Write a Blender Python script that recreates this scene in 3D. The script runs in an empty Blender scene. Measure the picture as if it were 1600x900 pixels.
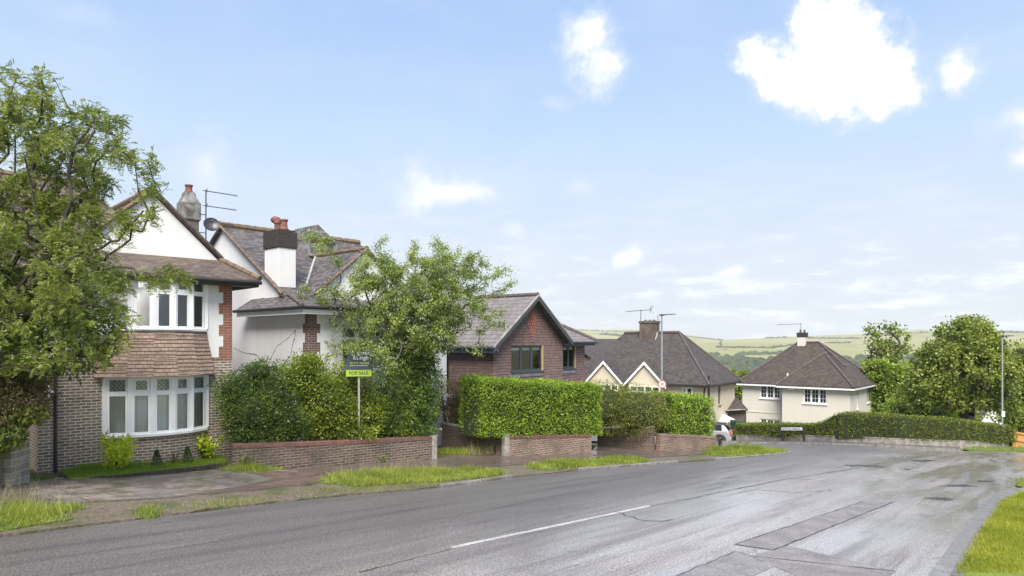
import bpy, bmesh, math, random
import numpy as np
from mathutils import Vector, Matrix, noise as mnoise
from mathutils.geometry import delaunay_2d_cdt

random.seed(7)
RNG = np.random.default_rng(7)
SC = bpy.context.scene
COL = SC.collection
R = math.radians
F = 1067.0            # focal length in photograph pixels (1600 wide); eye level is row 535

# ------------------------------------------------------------------ camera
cam_d = bpy.data.cameras.new('camera')
cam = bpy.data.objects.new('camera', cam_d)
COL.objects.link(cam)
cam_d.sensor_width = 36.0
cam_d.lens = 36.0 * F / 1600.0
cam_d.shift_y = 85.0 / 1600.0
cam_d.clip_start = 0.1
cam_d.clip_end = 30000.0
cam.location = (0, 0, 0)
cam.rotation_euler = (R(90), 0, 0)
SC.camera = cam

# ------------------------------------------------------------------ exposure
SC.view_settings.view_transform = 'Standard'
SC.view_settings.look = 'None'
SC.view_settings.gamma = 1.0
SC.view_settings.use_curve_mapping = False
SC.cycles.volume_bounces = 2
SC.view_settings.exposure = 0.85
SUN_EL, SUN_AZ = 52.0, 181.0       # azimuth measured clockwise from +Y: behind the camera

# ------------------------------------------------------------------ node helpers
class NT:
    def __init__(s, tree):
        s.t = tree; s.n = tree.nodes; s.l = tree.links
    def new(s, typ, **kw):
        nd = s.n.new(typ)
        for k, v in kw.items():
            setattr(nd, k, v)
        return nd
    def link(s, a, b):
        s.l.new(a, b)
    def put(s, sock, v):
        if v is None: return
        if isinstance(v, bpy.types.NodeSocket): s.l.new(v, sock)
        else:
            if isinstance(v, (tuple, list)) and len(v) == 3 and sock.type == 'RGBA': v = (*v, 1)
            sock.default_value = v
    def math(s, op, a, b=None, c=None, clamp=False):
        nd = s.new('ShaderNodeMath', operation=op, use_clamp=clamp)
        s.put(nd.inputs[0], a); s.put(nd.inputs[1], b)
        if c is not None: s.put(nd.inputs[2], c)
        return nd.outputs[0]
    def vmath(s, op, a, b=None, out=0):
        nd = s.new('ShaderNodeVectorMath', operation=op)
        s.put(nd.inputs[0], a)
        if b is not None: s.put(nd.inputs[1], b)
        return nd.outputs[out]
    def mix(s, f, a, b, mode='MIX'):
        nd = s.new('ShaderNodeMix', data_type='RGBA', blend_type=mode)
        s.put(nd.inputs[0], f); s.put(nd.inputs[6], a); s.put(nd.inputs[7], b)
        return nd.outputs[2]
    def noise(s, vec, scale, detail=4, rough=.55, dist=0.0):
        nd = s.new('ShaderNodeTexNoise')
        if vec is not None: s.link(vec, nd.inputs['Vector'])
        nd.inputs['Scale'].default_value = scale; nd.inputs['Detail'].default_value = detail
        nd.inputs['Roughness'].default_value = rough; nd.inputs['Distortion'].default_value = dist
        return nd.outputs['Fac']
    def ramp(s, fac, stops, interp='LINEAR'):
        nd = s.new('ShaderNodeValToRGB'); cr = nd.color_ramp; cr.interpolation = interp
        while len(cr.elements) < len(stops): cr.elements.new(.5)
        for e, (p, c) in zip(cr.elements, stops):
            e.position = p
            e.color = (c, c, c, 1) if isinstance(c, (int, float)) else (*c, 1)
        s.put(nd.inputs[0], fac)
        return nd.outputs[0]
    def sm(s, v, a, b):
        nd = s.new('ShaderNodeMapRange', interpolation_type='SMOOTHSTEP')
        s.put(nd.inputs[0], v); nd.inputs[1].default_value = a; nd.inputs[2].default_value = b
        return nd.outputs[0]
    def uv(s):
        return s.new('ShaderNodeTexCoord').outputs['UV']
    def obj(s):
        return s.new('ShaderNodeTexCoord').outputs['Object']
    def geo(s, name='Position'):
        return s.new('ShaderNodeNewGeometry').outputs[name]
    def scale(s, vec, v):
        nd = s.new('ShaderNodeMapping'); s.link(vec, nd.inputs[0]); nd.inputs['Scale'].default_value = v
        return nd.outputs[0]
    def bump(s, h, strength, dist):
        nd = s.new('ShaderNodeBump'); s.put(nd.inputs['Height'], h)
        nd.inputs['Strength'].default_value = strength; nd.inputs['Distance'].default_value = dist
        return nd.outputs[0]

def material(name, fn=None, col=(.5, .5, .5), rough=.7, spec=.4, metal=0.0):
    m = bpy.data.materials.new(name); m.use_nodes = True
    t = NT(m.node_tree); p = m.node_tree.nodes['Principled BSDF']
    p.inputs['Base Color'].default_value = (*col, 1); p.inputs['Roughness'].default_value = rough
    p.inputs['Specular IOR Level'].default_value = spec; p.inputs['Metallic'].default_value = metal
    if fn: fn(t, p)
    return m

# ------------------------------------------------------------------ sky: Nishita air with procedural cumulus
W = bpy.data.worlds.new('World'); SC.world = W; W.use_nodes = True
wt = NT(W.node_tree)
bg = W.node_tree.nodes['Background']
sky = wt.new('ShaderNodeTexSky', sky_type='NISHITA')
sky.sun_disc = False; sky.sun_elevation = R(SUN_EL); sky.sun_rotation = R(SUN_AZ)
sky.air_density = 1.0; sky.dust_density = 1.6; sky.ozone_density = 1.0; sky.altitude = 0
dirv = wt.new('ShaderNodeTexCoord').outputs['Generated']
sep = wt.new('ShaderNodeSeparateXYZ'); wt.link(dirv, sep.inputs[0])
warp = wt.new('ShaderNodeTexNoise'); wt.link(dirv, warp.inputs['Vector'])
warp.inputs['Scale'].default_value = 9; warp.inputs['Detail'].default_value = 9; warp.inputs['Roughness'].default_value = .62
woff = wt.vmath('SUBTRACT', warp.outputs['Color'], (.5, .5, .5))
nfac = wt.noise(dirv, 24, 10, .64); nfine = wt.noise(dirv, 70, 8, .62)
# cumulus: centre (azimuth offset / elevation as tangents), half-width, half-height, softness, opacity
clouds = [(1240,108,80,58,.6,1.0), (1262,95,62,55,.6,1.0), (1215,118,60,42,.7,1.0), (1300,75,50,78,.55,1.0), (1358,108,72,66,.6,1.0), (1300,145,95,50,.8,1.0), (1190,90,45,36,.7,.9), (1405,140,42,28,.8,.9),
          (1508,102,34,30,1.0,.9), (920,72,45,36,1.1,.9), (945,108,36,30,1.1,.85), (872,158,30,12,1.4,.35),
          (700,290,85,36,1.5,.85), (770,300,60,20,2.0,.4), (322,262,34,48,1.8,.6), (988,405,32,20,1.2,.85), (1135,430,36,15,1.3,.85), (1082,458,32,11,1.4,.8),
          (1340,447,50,14,1.4,.75), (1590,200,50,26,1.6,.75), (1597,258,26,26,1.4,.8), (820,405,42,22,2.0,.55), (805,362,26,14,1.6,.6), (912,297,24,14,1.6,.5),
          (90,15,50,22,2.0,.35), (60,210,120,40,2.0,.2), (1225,460,50,10,1.5,.35), (760,145,40,20,2.0,.15)]
mask = None
for (u, v, ru, rv, soft, op) in clouds:
    c = Vector(((u - 800) / F, 1, (535 - v) / F)); L = c.length; c = c / L
    rt = Vector((c.y, -c.x, 0)).normalized(); up = rt.cross(c).normalized()
    e = wt.vmath('SUBTRACT', dirv, tuple(c))
    wamp = .17 * min(1.0, (ru * rv) ** .5 / 55)
    e2 = wt.vmath('ADD', e, wt.vmath('MULTIPLY', woff, (wamp, wamp, wamp)))
    a = wt.math('MULTIPLY', wt.vmath('DOT_PRODUCT', e2, tuple(rt), out=1), F * L / ru)
    b = wt.math('MULTIPLY', wt.vmath('DOT_PRODUCT', e2, tuple(up), out=1), F * L / rv)
    rr = wt.math('SQRT', wt.math('ADD', wt.math('MULTIPLY', a, a), wt.math('MULTIPLY', b, b)))
    kf = 1.0 if ru * rv < 2200 else .3
    rr = wt.math('ADD', rr, wt.math('ADD', wt.math('MULTIPLY', wt.math('SUBTRACT', nfac, .5), 1.2), wt.math('MULTIPLY', wt.math('SUBTRACT', nfine, .5), 75e-2 * kf)))
    m = wt.math('MULTIPLY', wt.sm(wt.math('SUBTRACT', 1.0, rr), -.50 * soft, .78 * soft), op)
    mask = m if mask is None else wt.math('MAXIMUM', mask, m)
# thin layered streaks low over the horizon
lowv = wt.scale(dirv, (7, 7, 34))
low = wt.noise(lowv, 1.6, 7, .6)
band = wt.math('MULTIPLY', wt.sm(sep.outputs['Z'], .30, .03), wt.sm(low, .42, .66))
mask = wt.math('MAXIMUM', mask, wt.math('MULTIPLY', band, .75))
veil = wt.math('MULTIPLY', wt.sm(wt.noise(wt.scale(dirv, (3, 3, 8)), 1.3, 6, .6), .35, .8), .22)
skyc = wt.mix(1.0, sky.outputs[0], (.13, .13, .13), 'MULTIPLY')
air = wt.ramp(sep.outputs['Z'], [(0, (.50, .53, .60)), (.12, (.485, .535, .62)), (.27, (.40, .515, .665)), (.42, (.295, .425, .66)), (.8, (.20, .32, .60))])
hazec = wt.mix(.86, skyc, air)
hazec = wt.mix(veil, hazec, (.58, .62, .67))
cloudc = wt.mix(wt.sm(wt.math('ADD', mask, wt.math('MULTIPLY', wt.math('SUBTRACT', nfac, .5), .5)), .2, 1.0), (.56, .60, .665), (.80, .80, .80))
final = wt.mix(mask, hazec, cloudc)
wt.link(wt.mix(1.0, final, (.85, .85, .85), 'MULTIPLY'), bg.inputs[0]); bg.inputs[1].default_value = 1.0

# ------------------------------------------------------------------ sun, softened by the broken cloud
sl = bpy.data.lights.new('sun', 'SUN'); so = bpy.data.objects.new('sun', sl); COL.objects.link(so)
sl.energy = 4.3; sl.angle = R(34); sl.color = (1.0, .955, .89)
_az, _el = R(SUN_AZ), R(SUN_EL)
sdir = Vector((math.sin(_az) * math.cos(_el), math.cos(_az) * math.cos(_el), math.sin(_el)))
so.rotation_euler = sdir.to_track_quat('Z', 'Y').to_euler()

# ------------------------------------------------------------------ terrain height
TH = R(40.8); DX, DY = math.sin(TH), math.cos(TH); NX, NY = -math.cos(TH), math.sin(TH)
def sstep(x, a, b):
    t = np.clip((x - a) / (b - a), 0, 1); return t * t * (3 - 2 * t)
RIDGE_U = [-2000, 200, 800, 900, 995, 1059, 1134, 1180, 1233, 1345, 1436, 1500, 1600, 2200, 5000]
RIDGE_V = [505, 505, 510, 514.5, 515, 522, 531, 529, 526, 522, 515, 517, 516, 512, 505]
def G(x, y):
    x = np.asarray(x, float); y = np.asarray(y, float)
    s = x * DX + y * DY; l = x * NX + y * NY
    near = -2.7 - .067 * np.clip(s, -40, 90)
    near = near - sstep(s, 27, 42) * .1 * np.logaddexp(0, np.clip(l - 9.5, -60, 60)) 
    near = near - .13 * np.maximum(0, s - 47.5 - .15 * np.maximum(0, l)) * (s > 0)
    r = np.hypot(x, y)
    far = np.interp(r, [0, 60, 150, 300, 600, 900, 1200, 1500, 2000, 2500], [-8, -9, -22, -38, -50, -48, -36, -22, -5, 12])
    yy = np.maximum(y, .25 * r)
    rv = np.interp(800 + F * x / np.maximum(yy, 1e-3), RIDGE_U, RIDGE_V)
    ridge = (535 - rv) / F * np.maximum(yy, 1)
    k = sstep(r, 2050, 3050)
    und = 5 * np.sin(x / 310.) * np.sin(y / 270. + 1) * sstep(r, 1200, 2000) * (1 - sstep(r, 2600, 3000))
    far = far * (1 - k) + ridge * k + und
    far = far - sstep(r, 3200, 5200) * 60
    w = sstep(r, 62, 130)
    return near * (1 - w) + far * w
def g1(x, y): return float(G(x, y))
def gp(u, v, h=0.0):
    """ground point that shows at this place of the photograph"""
    x, z = (u - 800) / F, (535 - v) / F
    ts = np.arange(3.0, 70.0, .1); q = np.where(z * ts - (G(x * ts, ts) + h) <= 0)[0]
    hi = float(ts[q[0]]) if len(q) else 70.0; lo = hi - .1
    for _ in range(20):
        m = (lo + hi) / 2
        if z * m - (g1(x * m, m) + h) > 0: lo = m
        else: hi = m
    return (x * lo, lo)
def sl_xy(s, l): return (s * DX + l * NX, s * DY + l * NY)

# ------------------------------------------------------------------ mesh builder
class MB:
    def __init__(s, zo=0.0):
        s.v = []; s.f = []; s.zo = zo
    def poly(s, pts):
        k = len(s.v); s.v += [tuple(p) for p in pts]; s.f.append(tuple(range(k, k + len(pts)))); return s
    def quad(s, a, b, c, d): return s.poly([a, b, c, d])
    def box(s, x0, x1, y0, y1, z0, z1):
        if x0 > x1: x0, x1 = x1, x0
        if y0 > y1: y0, y1 = y1, y0
        if z0 > z1: z0, z1 = z1, z0
        k = len(s.v)
        s.v += [(x, y, z) for z in (z0, z1) for (x, y) in ((x0, y0), (x1, y0), (x1, y1), (x0, y1))]
        for q in ((3, 2, 1, 0), (4, 5, 6, 7), (0, 1, 5, 4), (1, 2, 6, 5), (2, 3, 7, 6), (3, 0, 4, 7)):
            s.f.append(tuple(k + i for i in q))
        return s
    def loft(s, rings, close=True, caps=True):
        k = len(s.v); n = len(rings[0])
        for r_ in rings: s.v += [tuple(p) for p in r_]
        for i in range(len(rings) - 1):
            for j in range(n if close else n - 1):
                a = k + i * n + j; b = k + i * n + (j + 1) % n
                s.f.append((a, b, b + n, a + n))
        if caps:
            s.f.append(tuple(k + j for j in range(n))[::-1]); s.f.append(tuple(k + (len(rings) - 1) * n + j for j in range(n)))
        return s
    def prism(s, pts, z0, z1):
        return s.loft([[(x, y, z0) for x, y in pts], [(x, y, z1) for x, y in pts]])
    def slab(s, pts, t):
        """polygon in space given thickness t straight down"""
        return s.loft([[(x, y, z - t) for x, y, z in pts], list(pts)])
    def tube(s, pts, r, n=8, caps=True):
        pts = [Vector(p) for p in pts]; rs = r if isinstance(r, (list, tuple)) else [r] * len(pts)
        rings = []; ref = None
        for i, p in enumerate(pts):
            d = (pts[min(i + 1, len(pts) - 1)] - pts[max(i - 1, 0)]).normalized()
            if ref is None or abs(d.dot(ref)) > .95: ref = Vector((0, 0, 1)) if abs(d.z) < .9 else Vector((1, 0, 0))
            a = d.cross(ref).normalized(); b = d.cross(a).normalized()
            rings.append([tuple(p + (a * math.cos(2 * math.pi * j / n) + b * math.sin(2 * math.pi * j / n)) * rs[i]) for j in range(n)])
        return s.loft(rings, True, caps)
    def disc(s, c, axis, r, t, n=24):
        c = Vector(c); axis = Vector(axis).normalized()
        return s.tube([c - axis * t / 2, c + axis * t / 2], r, n)
    def build(s, name, mat, parent=None, smooth=False, bevel=0, label=None):
        me = bpy.data.meshes.new(name)
        me.from_pydata([(x, y, z - s.zo) for x, y, z in s.v], [], s.f)
        uvl = me.uv_layers.new(name='UVMap')
        for p in me.polygons:
            n = p.normal
            if abs(n.z) > .97: T = Vector((1, 0, 0)); B = Vector((0, 1, 0))
            else:
                T = Vector((-n.y, n.x, 0)).normalized(); B = n.cross(T).normalized()
                if B.z < 0: B = -B
            for li in p.loop_indices:
                co = me.vertices[me.loops[li].vertex_index].co
                uvl.data[li].uv = (co.dot(T), co.dot(B))
            p.use_smooth = smooth
        o = bpy.data.objects.new(name, me); COL.objects.link(o)
        if mat: me.materials.append(mat)
        if parent: o.parent = parent
        if label: o['label'] = label
        if bevel:
            b = o.modifiers.new('bevel', 'BEVEL'); b.width = bevel; b.segments = 2; b.limit_method = 'ANGLE'
        return o

def tag(o, label, cat, group=None, kind=None):
    if label: o['label'] = label
    if cat: o['category'] = cat
    if group: o['group'] = group
    if kind: o['kind'] = kind
    return o
def thing(name, label, cat, loc=(0, 0, 0), rz=0.0, group=None):
    o = bpy.data.objects.new(name, None); COL.objects.link(o)
    o.location = loc; o.rotation_euler = (0, 0, rz); o.empty_display_size = .3
    return tag(o, label, cat, group)

def fast_mesh(name, V, nside, mat, parent=None, uv=None):
    """V: (N*nside,3) array of separate polygons with nside corners"""
    V = np.asarray(V, dtype=np.float32); n = len(V); nf = n // nside
    me = bpy.data.meshes.new(name); me.vertices.add(n); me.vertices.foreach_set('co', V.ravel())
    me.loops.add(n); me.loops.foreach_set('vertex_index', np.arange(n, dtype=np.int32))
    me.polygons.add(nf); me.polygons.foreach_set('loop_start', np.arange(0, n, nside, dtype=np.int32))
    try: me.polygons.foreach_set('loop_total', np.full(nf, nside, dtype=np.int32))
    except Exception: pass
    me.update(calc_edges=True); me.validate()
    if mat: me.materials.append(mat)
    o = bpy.data.objects.new(name, me); COL.objects.link(o)
    if parent: o.parent = parent
    return o

# ------------------------------------------------------------------ materials
def brick_fn(c1, c2, mortar, bw=.225, bh=.075, ms=.011, var=.35, bump=.5, stain=(.06, .05, .04), st=.35):
    def fn(t, p):
        uv = t.uv(); b = t.new('ShaderNodeTexBrick'); t.link(uv, b.inputs[0])
        b.offset = .5; b.inputs['Scale'].default_value = 1; b.inputs['Brick Width'].default_value = bw
        b.inputs['Row Height'].default_value = bh; b.inputs['Mortar Size'].default_value = ms; b.inputs['Mortar Smooth'].default_value = .2
        b.inputs['Bias'].default_value = 0
        t.put(b.inputs['Color1'], c1); t.put(b.inputs['Color2'], c2); t.put(b.inputs['Mortar'], mortar)
        n = t.noise(uv, 1.1, 5, .6); n2 = t.noise(uv, 28, 3, .6)
        c = t.mix(t.math('MULTIPLY', t.sm(n, .42, .75), st), b.outputs[0], stain)
        c = t.mix(var, c, t.ramp(n2, [(.3, .35), (.7, 1.3)]), 'MULTIPLY')
        t.link(c, p.inputs['Base Color'])
        h = t.math('SUBTRACT', t.math('MULTIPLY', n2, .3), b.outputs['Fac'])
        t.link(t.bump(h, bump, .012), p.inputs['Normal'])
    return fn
def tile_fn(c1, c2, tw=.17, th=.11, moss=(.16, .14, .05), mossamt=.25, gap=.10, lichen=None):
    def fn(t, p):
        uv = t.uv(); b = t.new('ShaderNodeTexBrick'); t.link(uv, b.inputs[0])
        b.offset = .5; b.inputs['Scale'].default_value = 1; b.inputs['Brick Width'].default_value = tw
        b.inputs['Row Height'].default_value = th; b.inputs['Mortar Size'].default_value = .006; b.inputs['Mortar Smooth'].default_value = .1
        t.put(b.inputs['Color1'], c1); t.put(b.inputs['Color2'], c2); t.put(b.inputs['Mortar'], tuple(q * .35 for q in c1))
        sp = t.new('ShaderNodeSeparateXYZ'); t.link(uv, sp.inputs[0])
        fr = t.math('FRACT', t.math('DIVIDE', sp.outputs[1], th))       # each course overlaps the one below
        lip_shade = t.math('LESS_THAN', fr, gap)
        c = t.mix(t.math('MULTIPLY', lip_shade, .75), b.outputs[0], tuple(q * .25 for q in c1))  # course edge darkened: joint line plus overlap shade put into the colour
        n = t.noise(uv, .9, 6, .65); n2 = t.noise(uv, 9, 4, .7)
        c = t.mix(t.math('MULTIPLY', t.sm(t.math('ADD', t.math('MULTIPLY', n, .6), t.math('MULTIPLY', n2, .4)), .47, .68), mossamt), c, moss)
        if lichen: c = t.mix(t.math('MULTIPLY', t.sm(t.noise(uv, 14, 3, .6), .62, .7), .6), c, lichen)
        c = t.mix(.5, c, t.ramp(t.noise(uv, 5, 5, .7), [(.3, .45), (.7, 1.45)]), 'MULTIPLY')
        t.link(c, p.inputs['Base Color'])
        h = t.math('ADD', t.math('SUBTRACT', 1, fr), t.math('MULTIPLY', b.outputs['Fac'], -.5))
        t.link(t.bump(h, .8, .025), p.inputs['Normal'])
    return fn
def plaster_fn(c, dirt=(.35, .32, .27), amt=.25, sc=.7):
    def fn(t, p):
        o = t.obj(); n = t.math('ADD', t.math('MULTIPLY', t.noise(t.scale(o, (1, 1, .35)), sc, 7, .65), .6), t.math('MULTIPLY', t.noise(t.scale(o, (5, 5, .3)), 1.0, 5, .65), .4)); n2 = t.noise(o, 12, 3)
        k = t.mix(t.math('MULTIPLY', t.sm(n, .45, .75), amt), c, dirt)
        k = t.mix(.12, k, t.ramp(n2, [(.3, .6), (.7, 1.1)]), 'MULTIPLY')
        t.link(k, p.inputs['Base Color']); t.link(t.bump(t.noise(o, 60, 3), .25, .004), p.inputs['Normal'])
    return fn
def speckle_fn(c1, c2, sc=8, bump=.3, dist=.01, detail=5):
    def fn(t, p):
        o = t.obj(); n = t.noise(o, sc, detail, .65)
        t.link(t.mix(t.sm(n, .35, .65), c1, c2), p.inputs['Base Color'])
        t.link(t.bump(t.noise(o, sc * 6, 3), bump, dist), p.inputs['Normal'])
    return fn
M = {}
M['brick_grey'] = material('brick_grey', brick_fn((.30, .22, .165), (.16, .12, .095), (.58, .52, .43), ms=.013, var=.6), rough=.85)
M['brick_red'] = material('brick_red', brick_fn((.33, .11, .06), (.22, .08, .05), (.30, .24, .20)), rough=.85)
M['brick_quoin'] = material('brick_quoin', brick_fn((.20, .085, .06), (.09, .055, .05), (.28, .25, .22)), rough=.85)
M['brick_garden'] = material('brick_garden', brick_fn((.17, .105, .075), (.07, .052, .042), (.24, .21, .17), st=.85, stain=(.07, .06, .04), ms=.012, var=.8), rough=.9)
M['brick_garden_red'] = material('brick_garden_red', brick_fn((.28, .145, .10), (.14, .085, .065), (.33, .29, .24), st=.75, stain=(.10, .08, .055), ms=.012, var=.7), rough=.9)
M['brick_cap'] = material('brick_cap', brick_fn((.20, .082, .062), (.12, .055, .045), (.13, .10, .08), bw=.075, bh=.3, ms=.009, st=.3), rough=.85)
M['block_stone'] = material('block_stone', brick_fn((.36, .32, .26), (.24, .21, .17), (.46, .42, .35), bw=.32, bh=.14, ms=.012, st=.5, stain=(.08, .08, .06)), rough=.9)
M['white_render'] = material('white_render', plaster_fn((.70, .685, .675), (.46, .43, .38), .4), rough=.85)
M['white_render_stained'] = material('white_render_stained', plaster_fn((.72, .705, .69), (.48, .46, .42), .38, .5), rough=.85)
M['cream_render'] = material('cream_render', plaster_fn((.62, .535, .40), (.42, .34, .24), .35, .5), rough=.85)
M['stone_render'] = material('stone_render', plaster_fn((.62, .58, .50), (.48, .44, .37), .25, .3), rough=.85)
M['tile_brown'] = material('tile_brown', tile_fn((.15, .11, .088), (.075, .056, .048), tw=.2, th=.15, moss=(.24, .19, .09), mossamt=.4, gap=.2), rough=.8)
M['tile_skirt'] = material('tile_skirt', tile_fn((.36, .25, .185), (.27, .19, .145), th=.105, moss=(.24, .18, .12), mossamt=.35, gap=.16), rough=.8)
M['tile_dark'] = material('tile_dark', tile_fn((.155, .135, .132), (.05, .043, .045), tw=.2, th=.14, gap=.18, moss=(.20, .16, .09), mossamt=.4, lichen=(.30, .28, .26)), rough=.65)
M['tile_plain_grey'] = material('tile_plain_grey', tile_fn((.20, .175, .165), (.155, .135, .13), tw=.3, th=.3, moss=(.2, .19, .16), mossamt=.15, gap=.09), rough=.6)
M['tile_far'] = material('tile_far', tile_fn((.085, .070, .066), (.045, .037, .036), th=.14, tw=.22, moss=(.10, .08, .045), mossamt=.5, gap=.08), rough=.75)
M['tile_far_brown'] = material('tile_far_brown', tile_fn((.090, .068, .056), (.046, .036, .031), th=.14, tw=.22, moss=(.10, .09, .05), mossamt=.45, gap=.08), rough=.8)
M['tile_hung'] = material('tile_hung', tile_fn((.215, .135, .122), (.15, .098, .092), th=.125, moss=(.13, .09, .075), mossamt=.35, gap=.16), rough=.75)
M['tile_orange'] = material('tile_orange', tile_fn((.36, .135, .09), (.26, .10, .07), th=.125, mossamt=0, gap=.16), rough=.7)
M['ridge_tile'] = material('ridge_tile', speckle_fn((.20, .13, .07), (.12, .09, .07), 6), rough=.8)
M['ridge_dark'] = material('ridge_dark', speckle_fn((.13, .10, .09), (.08, .065, .06), 6), rough=.8)
M['white_paint'] = material('white_paint', col=(.80, .80, .79), rough=.35)
M['grey_paint'] = material('grey_paint', col=(.045, .055, .065), rough=.4)
M['black_plastic'] = material('black_plastic', col=(.022, .02, .021), rough=.45)
M['timber'] = material('timber', speckle_fn((.42, .30, .13), (.50, .36, .18), 8), rough=.6)
M['lead'] = material('lead', speckle_fn((.13, .13, .14), (.22, .22, .23), 5), rough=.5)
M['lead_pale'] = material('lead_pale', speckle_fn((.40, .40, .38), (.28, .28, .27), 5), rough=.6)
M['concrete'] = material('concrete', speckle_fn((.34, .31, .27), (.20, .18, .155), 4, .4), rough=.9)
M['chimney_stone'] = material('chimney_stone', speckle_fn((.075, .064, .05), (.15, .13, .105), 3.5, .6, .02), rough=.95)
M['chimney_stone_grey'] = material('chimney_stone_grey', speckle_fn((.09, .085, .075), (.26, .25, .24), 4, .6, .02), rough=.95)
M['chimney_black'] = material('chimney_black', brick_fn((.045, .04, .035), (.025, .022, .02), (.06, .055, .05)), rough=.9)
M['terracotta'] = material('terracotta', speckle_fn((.26, .10, .07), (.13, .06, .05), 7), rough=.8)
M['galv'] = material('galv', speckle_fn((.42, .44, .46), (.34, .36, .38), 3, .05), rough=.4, metal=.6)
M['dark_metal'] = material('dark_metal', col=(.06, .06, .065), rough=.4, metal=.5)
M['crack'] = material('crack', col=(.16, .15, .14), rough=.9)
def curtain_fn(t, p):
    o = t.obj(); t.link(t.mix(t.noise(t.scale(o, (9, 9, .5)), 2.5, 3), (.80, .81, .72), (.92, .92, .85)), p.inputs['Base Color'])
M['curtain'] = material('curtain', curtain_fn, rough=.9)
def glass_fn(t, p):
    m = t.n['Material Output']
    fr = t.new('ShaderNodeFresnel'); fr.inputs[0].default_value = 1.55
    gl = t.new('ShaderNodeBsdfGlossy'); gl.inputs['Roughness'].default_value = .03; gl.inputs['Color'].default_value = (.9, .95, 1, 1)
    tr = t.new('ShaderNodeBsdfTransparent'); tr.inputs[0].default_value = (.90, .92, .90, 1)
    mx = t.new('ShaderNodeMixShader'); t.link(t.math('ADD', fr.outputs[0], .03), mx.inputs[0]); t.link(tr.outputs[0], mx.inputs[1]); t.link(gl.outputs[0], mx.inputs[2])
    t.link(mx.outputs[0], m.inputs[0])
M['glass'] = material('glass', glass_fn)
M['dark_glass'] = material('dark_glass', col=(.02, .024, .026), rough=.06, spec=.6)
M['blind'] = material('blind', col=(.62, .63, .62), rough=.8)

def asphalt_fn(t, p):
    uv = t.uv(); sp = t.new('ShaderNodeSeparateXYZ'); t.link(uv, sp.inputs[0]); s_, l_ = sp.outputs[0], sp.outputs[1]
    grain = t.noise(uv, 34, 3, .8); grain2 = t.noise(uv, 11, 4, .75)
    big = t.noise(t.scale(uv, (.16, .5, 1)), 1.4, 6, .62, .6)
    tracks = t.noise(t.scale(uv, (.10, 1.6, 1)), 1.5, 5, .6, .8)
    worn = t.noise(t.scale(uv, (.5, .8, 1)), .9, 6, .7)
    side = t.sm(t.math('ADD', l_, t.math('MULTIPLY', t.math('SUBTRACT', big, .5), 3.0)), 9.6, 5.6)   # 1 on the wetter right side
    c = t.mix(side, (.105, .092, .084), (.275, .243, .226))  # right side paler: worn asphalt, with wet sky sheen put into the colour
    c = t.mix(t.math('MULTIPLY', t.sm(worn, .45, .7), .4), c, (.12, .11, .103))
    c = t.mix(.8, c, t.ramp(tracks, [(.34, .58), (.5, 1.0), (.66, 1.2)]), 'MULTIPLY')
    crackn = t.noise(t.scale(uv, (.55, 1.3, 1)), 1.2, 7, .7, 1.2); spots = t.sm(crackn, .60, .66)
    spots2 = t.math('MULTIPLY', t.sm(t.noise(t.scale(uv, (.28, .9, 1)), .8, 6, .72, 1.5), .63, .68), .8)
    c = t.mix(t.math('MAXIMUM', t.math('MULTIPLY', spots, .5), spots2), c, (.085, .075, .07))
    c = t.mix(1, c, t.ramp(grain, [(.34, .30), (.5, .92), (.66, 2.1)]), 'MULTIPLY')
    c = t.mix(.55, c, t.ramp(grain2, [(.3, .6), (.7, 1.4)]), 'MULTIPLY')
    t.link(c, p.inputs['Base Color'])
    wet = t.math('MULTIPLY', t.math('ADD', side, .12, clamp=True), t.sm(t.math('ADD', t.math('MULTIPLY', big, .55), t.math('MULTIPLY', tracks, .45)), .36, .56))
    film = t.math('MULTIPLY', t.math('ADD', t.math('MULTIPLY', wet, .78), .12), t.ramp(tracks, [(.36, .25), (.52, 1.0)]))
    t.link(film, p.inputs['Coat Weight']); p.inputs['Coat Roughness'].default_value = .19; p.inputs['Coat IOR'].default_value = 1.4
    rg = t.math('SUBTRACT', .58, t.math('MULTIPLY', wet, .36))
    dry = t.sm(t.noise(t.scale(uv, (.35, 1.0, 1)), .55, 5, .65, .5), .60, .66)
    rg = t.math('ADD', rg, t.math('MULTIPLY', dry, .26))
    t.link(rg, p.inputs['Roughness'])
    p.inputs['Specular IOR Level'].default_value = .7
    h = t.math('ADD', t.math('MULTIPLY', grain, .7), t.math('MULTIPLY', grain2, .5))
    bp = t.new('ShaderNodeBump'); t.link(h, bp.inputs['Height']); bp.inputs['Distance'].default_value = .006
    t.link(t.math('SUBTRACT', .55, t.math('MULTIPLY', wet, .38)), bp.inputs['Strength']); t.link(bp.outputs[0], p.inputs['Normal'])
M['asphalt'] = material('asphalt', asphalt_fn)
def patch_fn(col, rgh, film=.25):
    def fn(t, p):
        uv = t.geo(); g = t.noise(uv, 34, 3, .8); g2 = t.noise(uv, 2.5, 5, .65)
        c = t.mix(1, col, t.ramp(g, [(.30, .5), (.5, .95), (.72, 1.8)]), 'MULTIPLY')
        c = t.mix(.6, c, t.ramp(g2, [(.3, .6), (.7, 1.4)]), 'MULTIPLY')
        t.link(c, p.inputs['Base Color']); t.link(t.math('ADD', rgh, t.math('MULTIPLY', t.math('SUBTRACT', g2, .5), .4)), p.inputs['Roughness'])
        t.link(t.bump(g, .45, .006), p.inputs['Normal'])
        t.link(t.math('MULTIPLY', t.sm(g2, .42, .6), film), p.inputs['Coat Weight']); p.inputs['Coat Roughness'].default_value = .14
    return fn
M['asphalt_patch'] = material('asphalt_patch', patch_fn((.19, .168, .157), .5))
M['asphalt_patch_pale'] = material('asphalt_patch_pale', patch_fn((.19, .17, .16), .46))
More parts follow.
